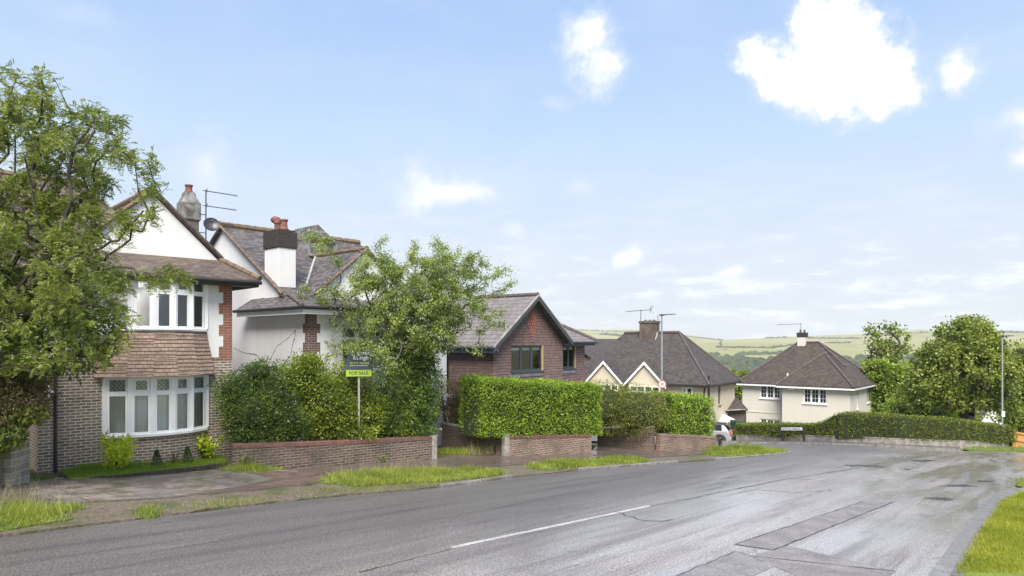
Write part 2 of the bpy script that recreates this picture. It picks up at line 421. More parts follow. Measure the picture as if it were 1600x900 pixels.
M['footway'] = material('footway', patch_fn((.11, .085, .07), .42, .9))
M['road_paint'] = material('road_paint', patch_fn((.40, .38, .36), .5))
M['gully_paving'] = material('gully_paving', patch_fn((.20, .185, .178), .4, .7))
def slab_fn(t, p):
    uv = t.uv(); b = t.new('ShaderNodeTexBrick'); t.link(uv, b.inputs[0]); b.offset = .4
    b.inputs['Scale'].default_value = 1; b.inputs['Brick Width'].default_value = .9; b.inputs['Row Height'].default_value = .62
    b.inputs['Mortar Size'].default_value = .014; b.inputs['Mortar Smooth'].default_value = .3; b.inputs['Bias'].default_value = -.1
    t.put(b.inputs['Color1'], (.16, .145, .135)); t.put(b.inputs['Color2'], (.27, .22, .18)); t.put(b.inputs['Mortar'], (.06, .065, .03))
    n = t.noise(uv, 2.2, 6, .65); g = t.noise(uv, 45, 3, .7)
    c = t.mix(t.math('MULTIPLY', t.sm(n, .42, .62), .8), b.outputs[0], (.10, .08, .06))
    c = t.mix(.7, c, t.ramp(g, [(.3, .6), (.7, 1.4)]), 'MULTIPLY')
    t.link(c, p.inputs['Base Color']); t.link(t.math('ADD', .25, t.math('MULTIPLY', n, .45)), p.inputs['Roughness'])
    t.link(t.bump(t.math('SUBTRACT', t.math('MULTIPLY', g, .3), b.outputs['Fac']), .5, .01), p.inputs['Normal'])
    t.link(t.math('MULTIPLY', t.sm(n, .4, .6), .7), p.inputs['Coat Weight']); p.inputs['Coat Roughness'].default_value = .12
M['slabs'] = material('slabs', slab_fn)
M['slab_red'] = material('slab_red', speckle_fn((.17, .115, .09), (.10, .075, .062), 3), rough=.4)
def dirt_fn(t, p):
    o = t.geo(); n = t.noise(o, 1.3, 6, .65); n2 = t.noise(o, 18, 4, .7); n3 = t.noise(o, .45, 4, .6)
    c = t.mix(t.sm(n2, .35, .65), (.085, .065, .045), (.19, .155, .115))
    c = t.mix(t.sm(n, .48, .66), c, (.075, .085, .03))
    t.link(c, p.inputs['Base Color']); t.link(t.math('ADD', .35, t.math('MULTIPLY', n3, .6)), p.inputs['Roughness']); t.link(t.bump(n2, .8, .03), p.inputs['Normal'])
M['dirt'] = material('dirt', dirt_fn, rough=.9)
def turf_fn(c1, c2, soil=None):
    def fn(t, p):
        o = t.geo(); n = t.noise(o, 1.1, 5, .65); n2 = t.noise(o, 14, 4, .7)
        c = t.mix(t.sm(t.math('ADD', t.math('MULTIPLY', n, .5), t.math('MULTIPLY', n2, .5)), .38, .62), c1, c2)
        if soil: c = t.mix(t.sm(t.noise(o, 2.3, 5, .7), .60, .7), c, soil)
        t.link(c, p.inputs['Base Color']); t.link(t.bump(n2, 1.0, .05), p.inputs['Normal'])
    return fn
M['turf'] = material('turf', turf_fn((.085, .12, .018), (.15, .19, .03), (.12, .10, .05)), rough=.9)
M['turf_mown'] = material('turf_mown', turf_fn((.13, .17, .018), (.20, .24, .03), (.17, .15, .045)), rough=.9)

def leaf_mat(name, stops, trans=.3, rough=.45, nscale=1.2, tcol=None):
    m = bpy.data.materials.new(name); m.use_nodes = True; t = NT(m.node_tree); t.n.remove(t.n['Principled BSDF'])
    out = t.n['Material Output']
    rnd = t.geo('Random Per Island'); nz = t.noise(t.geo(), nscale, 3, .6)
    f = t.math('ADD', t.math('MULTIPLY', rnd, .5), t.math('MULTIPLY', t.sm(nz, .3, .7), .5))
    c = t.ramp(f, stops)
    p = t.new('ShaderNodeBsdfPrincipled'); t.link(c, p.inputs['Base Color']); p.inputs['Roughness'].default_value = rough
    p.inputs['Specular IOR Level'].default_value = .35
    tr = t.new('ShaderNodeBsdfTranslucent'); t.link(t.mix(1, c, tcol or (1.25, 1.35, .55), 'MULTIPLY'), tr.inputs[0])
    mx = t.new('ShaderNodeMixShader'); mx.inputs[0].default_value = trans
    t.link(p.outputs[0], mx.inputs[1]); t.link(tr.outputs[0], mx.inputs[2]); t.link(mx.outputs[0], out.inputs[0])
    return m
M['leaf_rowan'] = leaf_mat('leaf_rowan', [(0, (0.080, 0.105, 0.020)), (.5, (0.176, 0.218, 0.036)), (1, (0.352, 0.375, 0.084))], .35)
M['leaf_whitebeam'] = leaf_mat('leaf_whitebeam', [(0, (0.097, 0.142, 0.025)), (.5, (0.218, 0.275, 0.057)), (1, (0.420, 0.481, 0.138))], .3)
M['leaf_laurel'] = leaf_mat('leaf_laurel', [(0, (0.028, 0.054, 0.013)), (.5, (0.083, 0.135, 0.020)), (1, (0.191, 0.257, 0.037))], .25, .3)
M['leaf_privet'] = leaf_mat('leaf_privet', [(0, (0.056, 0.084, 0.013)), (.5, (0.163, 0.212, 0.022)), (1, (0.349, 0.398, 0.042))], .3, .4)
M['leaf_hedge_bright'] = leaf_mat('leaf_hedge_bright', [(0, (0.081, 0.134, 0.017)), (.5, (0.217, 0.316, 0.029)), (1, (0.449, 0.571, 0.065))], .3, .4, 3)
M['leaf_hedge_olive'] = leaf_mat('leaf_hedge_olive', [(0, (0.085, 0.101, 0.018)), (.5, (0.186, 0.209, 0.034)), (1, (0.358, 0.358, 0.070))], .3, .5, 2)
M['leaf_hedge_far'] = leaf_mat('leaf_hedge_far', [(0, (0.067, 0.089, 0.012)), (.5, (0.156, 0.186, 0.018)), (1, (0.283, 0.312, 0.035))], .25, .5, 2)
M['leaf_brown'] = leaf_mat('leaf_brown', [(0, (0.054, 0.041, 0.019)), (.5, (0.115, 0.095, 0.038)), (1, (0.176, 0.162, 0.061))], .2, .6, 2)
M['leaf_yellow'] = leaf_mat('leaf_yellow', [(0, (0.240, 0.290, 0.024)), (.5, (0.480, 0.551, 0.036)), (1, (0.750, 0.783, 0.060))], .35, .4)
M['leaf_sycamore'] = leaf_mat('leaf_sycamore', [(0, (0.082, 0.113, 0.019)), (.5, (0.191, 0.235, 0.036)), (1, (0.400, 0.433, 0.097))], .3, .45, .8)
M['leaf_lime'] = leaf_mat('leaf_lime', [(0, (0.114, 0.160, 0.023)), (.5, (0.227, 0.304, 0.036)), (1, (0.389, 0.456, 0.065))], .3, .5, .8)
M['leaf_conifer'] = leaf_mat('leaf_conifer', [(0, (0.041, 0.071, 0.024)), (1, (0.102, 0.143, 0.041))], .1, .6)
M['leaf_red'] = leaf_mat('leaf_red', [(0, (0.135, 0.081, 0.041)), (1, (0.270, 0.189, 0.068))], .3, .5)
M['blossom'] = leaf_mat('blossom', [(0, (.42, .44, .30)), (1, (.72, .72, .58))], .3, .7, tcol=(1, 1, .9))
M['grass_blade'] = leaf_mat('grass_blade', [(0, (0.106, 0.142, 0.025)), (.5, (0.224, 0.272, 0.037)), (1, (0.392, 0.414, 0.076))], .35, .5, 1.0)
M['grass_dry'] = leaf_mat('grass_dry', [(0, (.22, .20, .09)), (1, (.45, .40, .22))], .35, .6)
M['lawn_blade'] = leaf_mat('lawn_blade', [(0, (0.158, 0.182, 0.017)), (.5, (0.290, 0.308, 0.029)), (1, (0.449, 0.410, 0.072))], .35, .5, .8)
M['lawn_new'] = leaf_mat('lawn_new', [(0, (0.115, 0.206, 0.017)), (1, (0.264, 0.385, 0.029))], .35, .5, .8)
M['bark'] = material('bark', speckle_fn((.085, .07, .055), (.15, .13, .11), 9, .8, .02), rough=.95)
M['bark_dark'] = material('bark_dark', speckle_fn((.045, .035, .028), (.085, .07, .055), 9, .8, .02), rough=.95)
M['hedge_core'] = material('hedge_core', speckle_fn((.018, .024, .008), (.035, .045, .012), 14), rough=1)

# ------------------------------------------------------------------ ground sheets
def sheet(name, poly, off, mat, label=None, step=1.0, kind='structure', jag=0.0, pixel=True, cat=None, thick=0.0, nothin=True):
    pts = [gp(*q) for q in poly] if pixel else list(poly)
    # densify the outline
    ring = []
    for i, a in enumerate(pts):
        b = pts[(i + 1) % len(pts)]; d = math.hypot(b[0] - a[0], b[1] - a[1]); n = max(1, int(d / (step * .5)))
        for k in range(n):
            f = k / n; x, y = a[0] + (b[0] - a[0]) * f, a[1] + (b[1] - a[1]) * f
            if jag:
                x += jag * (mnoise.noise(Vector((x * 2.1, y * 2.1, 3.3)))); y += jag * (mnoise.noise(Vector((x * 2.1, y * 2.1, 9.3))))
            ring.append((x, y))
    xs = [p[0] for p in ring]; ys = [p[1] for p in ring]
    P = np.array(ring); inner = []
    gx = np.arange(min(xs), max(xs), step); gy = np.arange(min(ys), max(ys), step)
    X, Y = np.meshgrid(gx, gy); X = X.ravel(); Y = Y.ravel()
    ins = inside(P, X, Y)
    inner = [Vector((x, y)) for x, y in zip(X[ins], Y[ins])]
    vin = [Vector(p) for p in ring] + inner
    edges = [(i, (i + 1) % len(ring)) for i in range(len(ring))]
    v, e, f, *_ = delaunay_2d_cdt(vin, edges, [], 1, 1e-4)
    vz = G([p.x for p in v], [p.y for p in v]) + off
    me = bpy.data.meshes.new(name)
    vs = [(p.x, p.y, float(z)) for p, z in zip(v, vz)]
    fs = [tuple(q) for q in f]
    if not thick and off > .012 and nothin: thick = off + .08
    if thick:
        nb = len(ring); k = len(vs)
        vs += [(x, y, g1(x, y) + off - thick) for x, y in ring]
        fs += [(i, (i + 1) % nb, k + (i + 1) % nb, k + i) for i in range(nb)]
    me.from_pydata(vs, [], fs)
    bm = bmesh.new(); bm.from_mesh(me); bmesh.ops.recalc_face_normals(bm, faces=bm.faces)
    up = sum(fc.normal.z for fc in bm.faces)
    if up < 0: bmesh.ops.reverse_faces(bm, faces=bm.faces)
    bm.to_mesh(me); bm.free()
    uvl = me.uv_layers.new(name='UVMap')
    for p in me.polygons:
        for li in p.loop_indices:
            co = me.vertices[me.loops[li].vertex_index].co
            uvl.data[li].uv = (co.x * DX + co.y * DY, co.x * NX + co.y * NY)
    me.materials.append(mat)
    o = bpy.data.objects.new(name, me); COL.objects.link(o)
    tag(o, label, cat, kind=kind)
    return o, ring
def inside(P, X, Y):
    n = len(P); c = np.zeros(len(X), bool); j = n - 1
    for i in range(n):
        xi, yi = P[i]; xj, yj = P[j]
        if yi != yj:
            c ^= ((yi > Y) != (yj > Y)) & (X < (xj - xi) * (Y - yi) / (yj - yi) + xi)
        j = i
    return c

# terrain: one sheet, polar grid to the horizon
def terrain_fn(t, p):
    o = t.geo(); n = t.noise(o, .9, 5, .65); n2 = t.noise(o, 11, 4, .7)
    near = t.mix(t.sm(n, .4, .62), t.mix(t.sm(n2, .35, .65), (.09, .07, .045), (.16, .135, .09)), t.mix(t.sm(n2, .35, .65), (.07, .10, .018), (.12, .15, .03)))
    sp = t.new('ShaderNodeSeparateXYZ'); t.link(o, sp.inputs[0])
    fo = t.scale(o, (.0016, .0042, 0))
    v = t.new('ShaderNodeTexVoronoi', feature='F1', voronoi_dimensions='2D'); t.link(fo, v.inputs['Vector']); v.inputs['Scale'].default_value = 1.3
    v2 = t.new('ShaderNodeTexVoronoi', feature='DISTANCE_TO_EDGE', voronoi_dimensions='2D'); t.link(fo, v2.inputs['Vector']); v2.inputs['Scale'].default_value = 1.3
    sc = t.new('ShaderNodeSeparateColor'); t.link(v.outputs['Color'], sc.inputs[0])
    field = t.ramp(sc.outputs[0], [(0, (.235, .22, .075)), (.3, (.29, .265, .105)), (.55, (.25, .24, .08)), (.8, (.31, .28, .13)), (1, (.26, .245, .10))])
    field = t.mix(.35, field, t.ramp(t.noise(t.scale(o, (.01, .02, 0)), 1, 5, .6), [(.3, .6), (.7, 1.3)]), 'MULTIPLY')
    hedge = t.math('LESS_THAN', v2.outputs[0], .010)
    scrub = t.sm(t.noise(t.scale(o, (.0018, .0040, 0)), 1.0, 5, .62), .74, .80)
    field = t.mix(t.math('MAXIMUM', t.math('MULTIPLY', hedge, .7), t.math('MULTIPLY', scrub, .5)), field, (.05, .065, .03))
    rr = t.vmath('LENGTH', o, out=1)
    t.link(t.mix(t.sm(rr, 90, 300), near, field), p.inputs['Base Color'])
    t.link(t.bump(n2, .6, .03), p.inputs['Normal'])
M['terrain'] = material('terrain', terrain_fn, rough=.95, spec=.15)
az = np.concatenate([np.arange(-180, -60, 6), np.arange(-60, 60, .6), np.arange(60, 180, 6)])
rad = np.concatenate([[0.02], np.arange(1, 70, 1.0), np.geomspace(71, 5200, 118)])
na, nr = len(az), len(rad)
A, RR = np.meshgrid(np.radians(az), rad)
X = RR * np.sin(A); Y = RR * np.cos(A); Z = G(X, Y) - .10
V = np.stack([X, Y, Z], -1).reshape(-1, 3)
fc = []
for i in range(nr - 1):
    for j in range(na):
        a = i * na + j; b = i * na + (j + 1) % na
        fc.append((a, a + na, b + na, b))
me = bpy.data.meshes.new('terrain'); me.from_pydata(V.tolist(), [], fc); me.materials.append(M['terrain'])
me.polygons.foreach_set('use_smooth', [True] * len(me.polygons))
terrain = bpy.data.objects.new('terrain', me); COL.objects.link(terrain); tag(terrain, 'rolling ground with downland fields and dark hedgerows on far hills', None, kind='structure')

# road
Lk = [(0, 840), (250, 808), (430, 786), (560, 773), (690, 762), (800, 746.5), (900, 736), (1000, 728), (1120, 718.5), (1190, 712.5), (1228, 709)]
k0 = gp(*Lk[0]); k1 = gp(*Lk[2]); dd = Vector((k0[0] - k1[0], k0[1] - k1[1])).normalized()
left_start = (k0[0] + dd.x * 26, k0[1] + dd.y * 26)
Lkerb = [left_start] + [gp(*q) for q in Lk]
corner = [gp(*q) for q in [(1238, 706.5), (1225, 704), (1190, 701.5), (1150, 700.5), (1118, 701.0)]]
w1 = gp(1150, 692.5); w0 = gp(1300, 695)
side_far = (w1[0] + (w1[0] - w0[0]) * 3.0, w1[1] + (w1[1] - w0[1]) * 3.0)
cpt = corner[-1]; side_near = (cpt[0] + (w1[0] - w0[0]) * 3.3, cpt[1] + (w1[1] - w0[1]) * 3.3)
farK = [gp(*q) for q in [(1150, 692.5), (1230, 693.3), (1300, 695), (1400, 699), (1500, 704), (1600, 707)]]
fe = farK[-1]; fdir = Vector((farK[-1][0] - farK[-2][0], farK[-1][1] - farK[-2][1])).normalized()
far_end = (fe[0] + fdir.x * 25, fe[1] + fdir.y * 25)
Rk = [(1596, 766), (1577, 773), (1562, 786), (1545, 812), (1520, 850), (1490, 900)]
Rkerb = [gp(*q) for q in Rk]
r0 = Rkerb[-1]; rd = Vector((Rkerb[-1][0] - Rkerb[-2][0], Rkerb[-1][1] - Rkerb[-2][1])).normalized()
right_start = (r0[0] + rd.x * 22, r0[1] + rd.y * 22)
re = Rkerb[0]; right_end = (re[0] + 22, re[1] + 2.5)
road_poly = Lkerb + corner + [side_near, side_far] + farK + [far_end, right_end] + Rkerb + [right_start]
road, _ = sheet('road', road_poly, 0.0, M['asphalt'], 'wide wet grey asphalt road curving downhill', 1.2, pixel=False)

def ribbon(name, line, w0, w1, h0, h1, mat, label=None, kind='structure', zdrop=.0):
    """a raised strip that follows a line on the ground; offsets w0..w1 to the left of travel"""
    L = []
    for i in range(len(line) - 1):
        a, b = line[i], line[i + 1]; n = max(1, int(math.hypot(b[0] - a[0], b[1] - a[1]) / .9))
        L += [(a[0] + (b[0] - a[0]) * k / n, a[1] + (b[1] - a[1]) * k / n) for k in range(n)]
    L.append(line[-1]); mb = MB(); rings = []
    for i, q in enumerate(L):
        a = L[max(0, i - 1)]; b = L[min(len(L) - 1, i + 1)]; d = Vector((b[0] - a[0], b[1] - a[1])).normalized(); n = Vector((-d.y, d.x))
        z = g1(*q); i0 = (q[0] + n.x * w0, q[1] + n.y * w0); i1 = (q[0] + n.x * w1, q[1] + n.y * w1)
        rings.append([(i0[0], i0[1], z - .12), (i0[0], i0[1], z + h0 - .015), (i0[0] + n.x * .02, i0[1] + n.y * .02, z + h0), (i1[0], i1[1], z + h1), (i1[0], i1[1], z - .12)])
    mb.loft(rings)
    o = mb.build(name, mat); tag(o, label, None, kind=kind); return o
def kerb_fn(t, p):
    uv = t.geo(); sp = t.vmath('DOT_PRODUCT', uv, (DX, DY, 0), out=1)
    j = t.math('LESS_THAN', t.math('FRACT', t.math('DIVIDE', sp, .9)), .025)
    n = t.noise(uv, 9, 5, .7); c = t.mix(t.sm(n, .35, .65), (.13, .12, .11), (.25, .23, .21)); c = t.mix(t.sm(t.noise(uv, 1.5, 4, .6), .5, .7), c, (.09, .09, .05))
    t.link(t.mix(t.math('MULTIPLY', j, .8), c, (.03, .03, .025)), p.inputs['Base Color'])
    t.link(t.bump(n, .5, .01), p.inputs['Normal'])
M['kerb'] = material('kerb', kerb_fn, rough=.6)
ribbon('kerb', [gp(*q) for q in [(690, 762), (745, 755), (800, 746.5)]], .0, .14, .07, .07, M['kerb'])
ribbon('kerb', [gp(*q) for q in [(905, 735.5), (1000, 728), (1060, 723)]], .0, .14, .07, .07, M['kerb'])
ribbon('kerb', [gp(*q) for q in [(1120, 718.5), (1190, 712.5), (1228, 709), (1238, 706.5), (1225, 704), (1190, 701.5), (1150, 700.5)]], .0, .14, .05, .05, M['kerb'])
ribbon('kerb', farK[::-1][1:] + [side_far], -.14, .0, .08, .08, M['kerb'])
ribbon('kerb', [right_start] + Rkerb[::-1], -.16, .0, .08, .08, M['kerb'])
# a pale channel runs along the right kerb
ribbon('gully', [right_start] + Rkerb[::-1], .01, .30, .003, .004, M['gully_paving'], 'pale wet channel beside the right hand kerb')

# footway and verges on the left
foot = [(-260, 830), (40, 792), (270, 779), (400, 767), (500, 756), (690, 735), (800, 728), (905, 722), (1000, 717), (1120, 709),
        (1120, 703), (1030, 706), (925, 708), (790, 714), (680, 716), (600, 724), (500, 731), (400, 737), (350, 735), (200, 748), (45, 756), (-260, 775)]
sheet('footway', foot, .03, M['footway'], 'dark wet tarmac footway in front of the garden walls', 1.0, jag=.12)
sheet('footway_slabs', [(45, 757), (95, 748), (200, 750), (350, 734), (470, 737), (440, 748), (365, 764), (270, 778), (150, 786), (50, 790)], .036, M['slabs'], 'wet grey paving slabs before the brick house', .8, jag=.05)
for nm, q in (('slab', [(212, 754), (262, 749), (270, 754), (222, 760)]), ('slab', [(388, 741), (430, 738), (505, 741), (480, 747), (430, 750)]), ('slab', [(455, 750), (500, 746), (520, 750), (470, 758), (385, 764)])):
    sheet('footway_patch', q, .041, M['slab_red'], 'reddish paving patch set in the grey footway', .5, jag=.04)
dirt, _ = sheet('gravel_verge', [(-260, 872), (0, 838), (250, 806), (430, 784), (690, 760.5), (800, 745), (905, 734.5), (1000, 727.5), (1120, 717.5), (1150, 713), (1120, 709.5), (1000, 717.5), (905, 722.5), (800, 728.5), (690, 735.5), (500, 756.5), (400, 767.5), (270, 779.5), (40, 793), (-260, 832)],
      .018, M['dirt'], 'worn gravel and soil verge between footway and road', .8, jag=.16)
verges = [
    ([(-260, 866), (0, 833), (60, 823), (110, 816), (85, 806), (140, 797), (120, 790), (40, 793), (-260, 832)], 'rough grass verge at the lower left corner'),
    ([(500, 757), (545, 742), (640, 736), (760, 735), (790, 741), (735, 750), (640, 757), (560, 761)], 'long bright grass verge before the shrub topped wall'),
    ([(828, 733), (870, 722), (960, 719), (1015, 719), (1010, 724), (960, 728), (900, 733), (850, 736)], 'grass verge before the trimmed hedge'),
    ([(1100, 712), (1115, 701.5), (1150, 701), (1225, 704.5), (1233, 707), (1190, 711), (1150, 715)], 'grass corner at the mouth of the side road'),
    ([(1500, 703.5), (1515, 700), (1600, 699), (1760, 701), (1760, 708), (1600, 706.5)], 'grass strip at the foot of the far lamp post'),
    ([(215, 812), (222, 798), (240, 800), (236, 812)], 'small grass tuft on the gravel'),
    ([(345, 737), (352, 729), (400, 733), (450, 735), (400, 740)], 'weedy strip at the foot of the wall'),
]
verge_rings = []
for i, (q, lb) in enumerate(verges):
    o, ring = sheet('grass_verge', q, .05, M['turf'], lb, .6, jag=.22); verge_rings.append(ring)
_, lawn_ring = sheet('front_lawn', [(95, 740), (135, 731), (200, 728), (352, 712), (354, 726), (260, 738), (180, 747), (110, 752)], .07, M['turf_mown'], 'narrow bright lawn below the bay window', .5, thick=.09)
ribbon('lawn_edging', [gp(*q) for q in [(92, 741), (108, 751.5), (180, 747), (260, 738), (355, 727)]], -.04, .0, .075, .075, M['bark_dark'], 'dark edging board round the narrow lawn')
rl = [right_start] + Rkerb[::-1]
rp = [(q[0] + .16 * DY, q[1] - .16 * DX) for q in rl]
_, rlawn_ring = sheet('roadside_lawn', rp + [(40, 19.5), (60, 10), (30, -12), (8, -16)], .095, M['turf_mown'], 'mown grass bank on the right of the road', 1.0, pixel=False, thick=.05)
_, rv2 = sheet('grass_verge', [(1586, 760), (1600, 751), (1700, 752), (1700, 762), (1600, 764)], .06, M['turf'], 'small grass tuft beyond the driveway on the right', .6, jag=.1)
# driveways
sheet('driveway', [(680, 716), (790, 714), (735, 700), (690, 700)], .034, M['footway'], 'concrete driveway between the first two garden walls', .8)
sheet('driveway', [(922, 708), (1030, 706), (990, 692), (940, 690)], .034, M['footway'], 'wet driveway between the two clipped hedges', .8)
sheet('far_footway', [(1120, 692), (1150, 692), (1230, 693), (1300, 694.6), (1400, 698.6), (1500, 703.6), (1500, 700), (1400, 696), (1300, 692), (1230, 690.3), (1150, 689.5), (1120, 689.5)], .07, M['footway'], 'narrow footway below the far hedge', 1.2)

# road repairs and paint
sheet('road_patch', [(1148, 851), (1350, 783), (1395, 785), (1208, 860)], .004, M['asphalt_patch'], 'long dark trench repair in the road surface', .8, jag=.05)
sheet('road_patch', [(1172, 869), (1232, 853), (1400, 893), (1340, 920), (1280, 915)], .004, M['asphalt_patch'], 'dark square repair at the front of the road', .8, jag=.05)
sheet('road_patch', [(1045, 905), (1150, 862), (1210, 885), (1120, 925)], .004, M['asphalt_patch_pale'], 'pale worn repair near the front of the road', .8)
def dash(u0, v0, u1, v1, w=.1, nm='centre_line'):
    a = Vector(gp(u0, v0)); b = Vector(gp(u1, v1)); n = (b - a).normalized(); n = Vector((-n.y, n.x)) * w / 2
    o, _ = sheet(nm, [tuple(a + n), tuple(b + n), tuple(b - n), tuple(a - n)], .005, M['road_paint'], None, .35, pixel=False, jag=.012)
    return o
for i, q in enumerate([(705, 856, 1016, 790.5)]): dash(*q, w=.11)
M['road_paint_worn'] = material('road_paint_worn', patch_fn((.20, .19, .19), .5))
_a = Vector(gp(1016, 790.5)); 
for q in [(1100, 773, 1225, 749), (1290, 738, 1345, 731)]:
    o = dash(*q, w=.09); o.data.materials[0] = M['road_paint_worn']

# seams round the repairs, surface cracks and standing damp
M['seam'] = material('seam', col=(.035, .032, .03), rough=.5)
M['damp'] = material('damp', patch_fn((.045, .042, .042), .4, 0))
rk = random.Random(17)
def seam(pts, w=.018, name='road_crack', wob=.03):
    P = [gp(*q) for q in pts]; L = []
    for a, b in zip(P, P[1:]):
        n = max(2, int(math.hypot(b[0] - a[0], b[1] - a[1]) / .18))
        for k_ in range(n):
            f = k_ / n; L.append((a[0] + (b[0] - a[0]) * f + rk.uniform(-wob, wob), a[1] + (b[1] - a[1]) * f + rk.uniform(-wob, wob)))
    L.append(P[-1]); mb = MB(); lo = []; hi = []
    for i, q in enumerate(L):
        a = L[max(0, i - 1)]; b = L[min(len(L) - 1, i + 1)]; d = Vector((b[0] - a[0], b[1] - a[1])).normalized(); e = w * rk.uniform(.3, 1.1)
        lo.append((q[0] - d.y * e, q[1] + d.x * e, g1(*q) + .009)); hi.append((q[0] + d.y * e, q[1] - d.x * e, g1(*q) + .009))
    for i in range(len(L) - 1): mb.quad(lo[i], hi[i], hi[i + 1], lo[i + 1])
    return tag(mb.build(name, M['seam']), None, None, kind='structure')
seam([(1148, 851), (1208, 860), (1395, 785)], .014, wob=.012); seam([(1148, 851), (1350, 783)], .010, wob=.012); seam([(1172, 869), (1400, 893)], .014, wob=.012); seam([(1045, 905), (1150, 862), (1172, 869)], .012, wob=.02)
seam([(1016, 791), (1080, 779), (1220, 750), (1345, 731)], .012, wob=.02); seam([(1330, 731), (1450, 712)], .012); seam([(560, 895), (705, 858)], .010, wob=.02)
seam([(960, 800), (1010, 815), (1050, 812)], .014, wob=.06); seam([(1180, 765), (1240, 770), (1300, 766)], .014, wob=.06); seam([(1210, 745), (1290, 752)], .012, wob=.06)
def damp(u, v, ru, rv, seed):
    r_ = random.Random(seed); n = 22; ring = []
    for i in range(n):
        a = 2 * math.pi * i / n; k_ = r_.uniform(.55, 1.15); ring.append((u + ru * k_ * math.cos(a), v + rv * k_ * math.sin(a)))
    return sheet('damp_patch', ring, .006, M['damp'], None, .4, jag=.10)
for i, q in enumerate([(1345, 727.5, 32, 1.6), (1372, 729.5, 20, 1.2), (1440, 720, 26, 1.5), (1416, 733, 10, .8), (1500, 759, 30, 2.2), (1540, 752, 14, 1.2), (1465, 779, 20, 2.0), (1478, 781, 14, 1.5)]): damp(*q, 40 + i)
# ------------------------------------------------------------------ vegetation tools
def quads_at(P, D, N, L, Wd, fold=0.0):
    """leaf quads: base P, direction D, side N, length L, width Wd (arrays)"""
    D = D / (np.linalg.norm(D, axis=1, keepdims=True) + 1e-9); N = N - (N * D).sum(1, keepdims=True) * D
    N = N / (np.linalg.norm(N, axis=1, keepdims=True) + 1e-9)
    L = np.broadcast_to(L, (len(P),))[:, None]; Wd = np.broadcast_to(Wd, (len(P),))[:, None]
    mid = P + D * L * .5
    return np.stack([P, mid + N * Wd * .5, P + D * L, mid - N * Wd * .5], 1).reshape(-1, 3)
def rnd_dir(n, rng):
    v = rng.normal(size=(n, 3)); return v / np.linalg.norm(v, axis=1, keepdims=True)
def in_ellipsoids(n, ells, rng, shell=.35):
    out = []; w = np.array([e[3] * e[4] * e[5] for e in ells]); w = w ** .8; w = w / w.sum()
    for e, k in zip(ells, rng.multinomial(n, w)):
        d = rnd_dir(k, rng); r = rng.uniform(shell, 1, k) ** .6
        out.append(np.array(e[:3]) + d * r[:, None] * np.array(e[3:6]))
    return np.concatenate(out)
def skeleton(trunk, tips, rng, bend=.25, step=.35, pen=.25):
    """branches that join every tip to the nearest wood already grown"""
    nodes = [np.array(p, float) for p in trunk]; par = [-1] + list(range(len(trunk) - 1)); dist = [0.0]
    for i in range(1, len(trunk)): dist.append(dist[-1] + np.linalg.norm(nodes[i] - nodes[i - 1]))
    cap = 60000; arr = np.zeros((cap, 3)); arr[:len(nodes)] = nodes; dd = np.zeros(cap); dd[:len(nodes)] = dist; n = len(nodes)
    pr = np.full(cap, -1, int); pr[:n] = par
    start = max(1, len(trunk) // 2)
    ref = np.array(trunk[start]); order = np.argsort(np.linalg.norm(tips - ref, axis=1)); tipn = []
    for k in order:
        p = tips[k]; q = np.linalg.norm(arr[start:n] - p, axis=1) + pen * dd[start:n]
        j = int(np.argmin(q)) + start; a = arr[j]; L = np.linalg.norm(p - a); m = max(1, int(L / step))
        pd = a - arr[pr[j]] if pr[j] >= 0 else np.array([0, 0, 1.0]); pd = pd / (np.linalg.norm(pd) + 1e-9)
        c = a + pd * L * .45 + rng.normal(size=3) * L * bend * .3; last = j
        for i in range(1, m + 1):
            t = i / m; pt = (1 - t) ** 2 * a + 2 * t * (1 - t) * c + t * t * p
            arr[n] = pt; pr[n] = last; dd[n] = dd[last] + np.linalg.norm(pt - arr[last]); last = n; n += 1
        tipn.append(last)
    cnt = np.zeros(n); cnt[tipn] = 1
    for i in range(n - 1, 0, -1): cnt[pr[i]] += cnt[i]
    return arr[:n], pr[:n], cnt, np.array(tipn)
def wood_mesh(name, arr, pr, rad, mat, parent, ns=6, rmin=.0):
    idx = np.arange(1, len(arr)); idx = idx[rad[idx] > rmin]
    a = arr[pr[idx]]; b = arr[idx]; ra = np.minimum(rad[pr[idx]], rad[idx] * 1.6); rb = rad[idx]
    d = b - a; d /= (np.linalg.norm(d, axis=1, keepdims=True) + 1e-9)
    up = np.where(np.abs(d[:, 2:3]) > .9, np.array([[1., 0, 0]]), np.array([[0, 0, 1.]]))
    x = np.cross(d, up); x /= np.linalg.norm(x, axis=1, keepdims=True); y = np.cross(d, x)
    b = b + d * (rb * .5)[:, None]
    Q = []
    for k in range(ns):
        t0, t1 = 2 * math.pi * k / ns, 2 * math.pi * (k + 1) / ns
        c0 = x * math.cos(t0) + y * math.sin(t0); c1 = x * math.cos(t1) + y * math.sin(t1)
        Q.append(np.stack([a + c0 * ra[:, None], a + c1 * ra[:, None], b + c1 * rb[:, None], b + c0 * rb[:, None]], 1))
    V = np.concatenate(Q).reshape(-1, 3)
    return fast_mesh(name, V, 4, mat, parent)
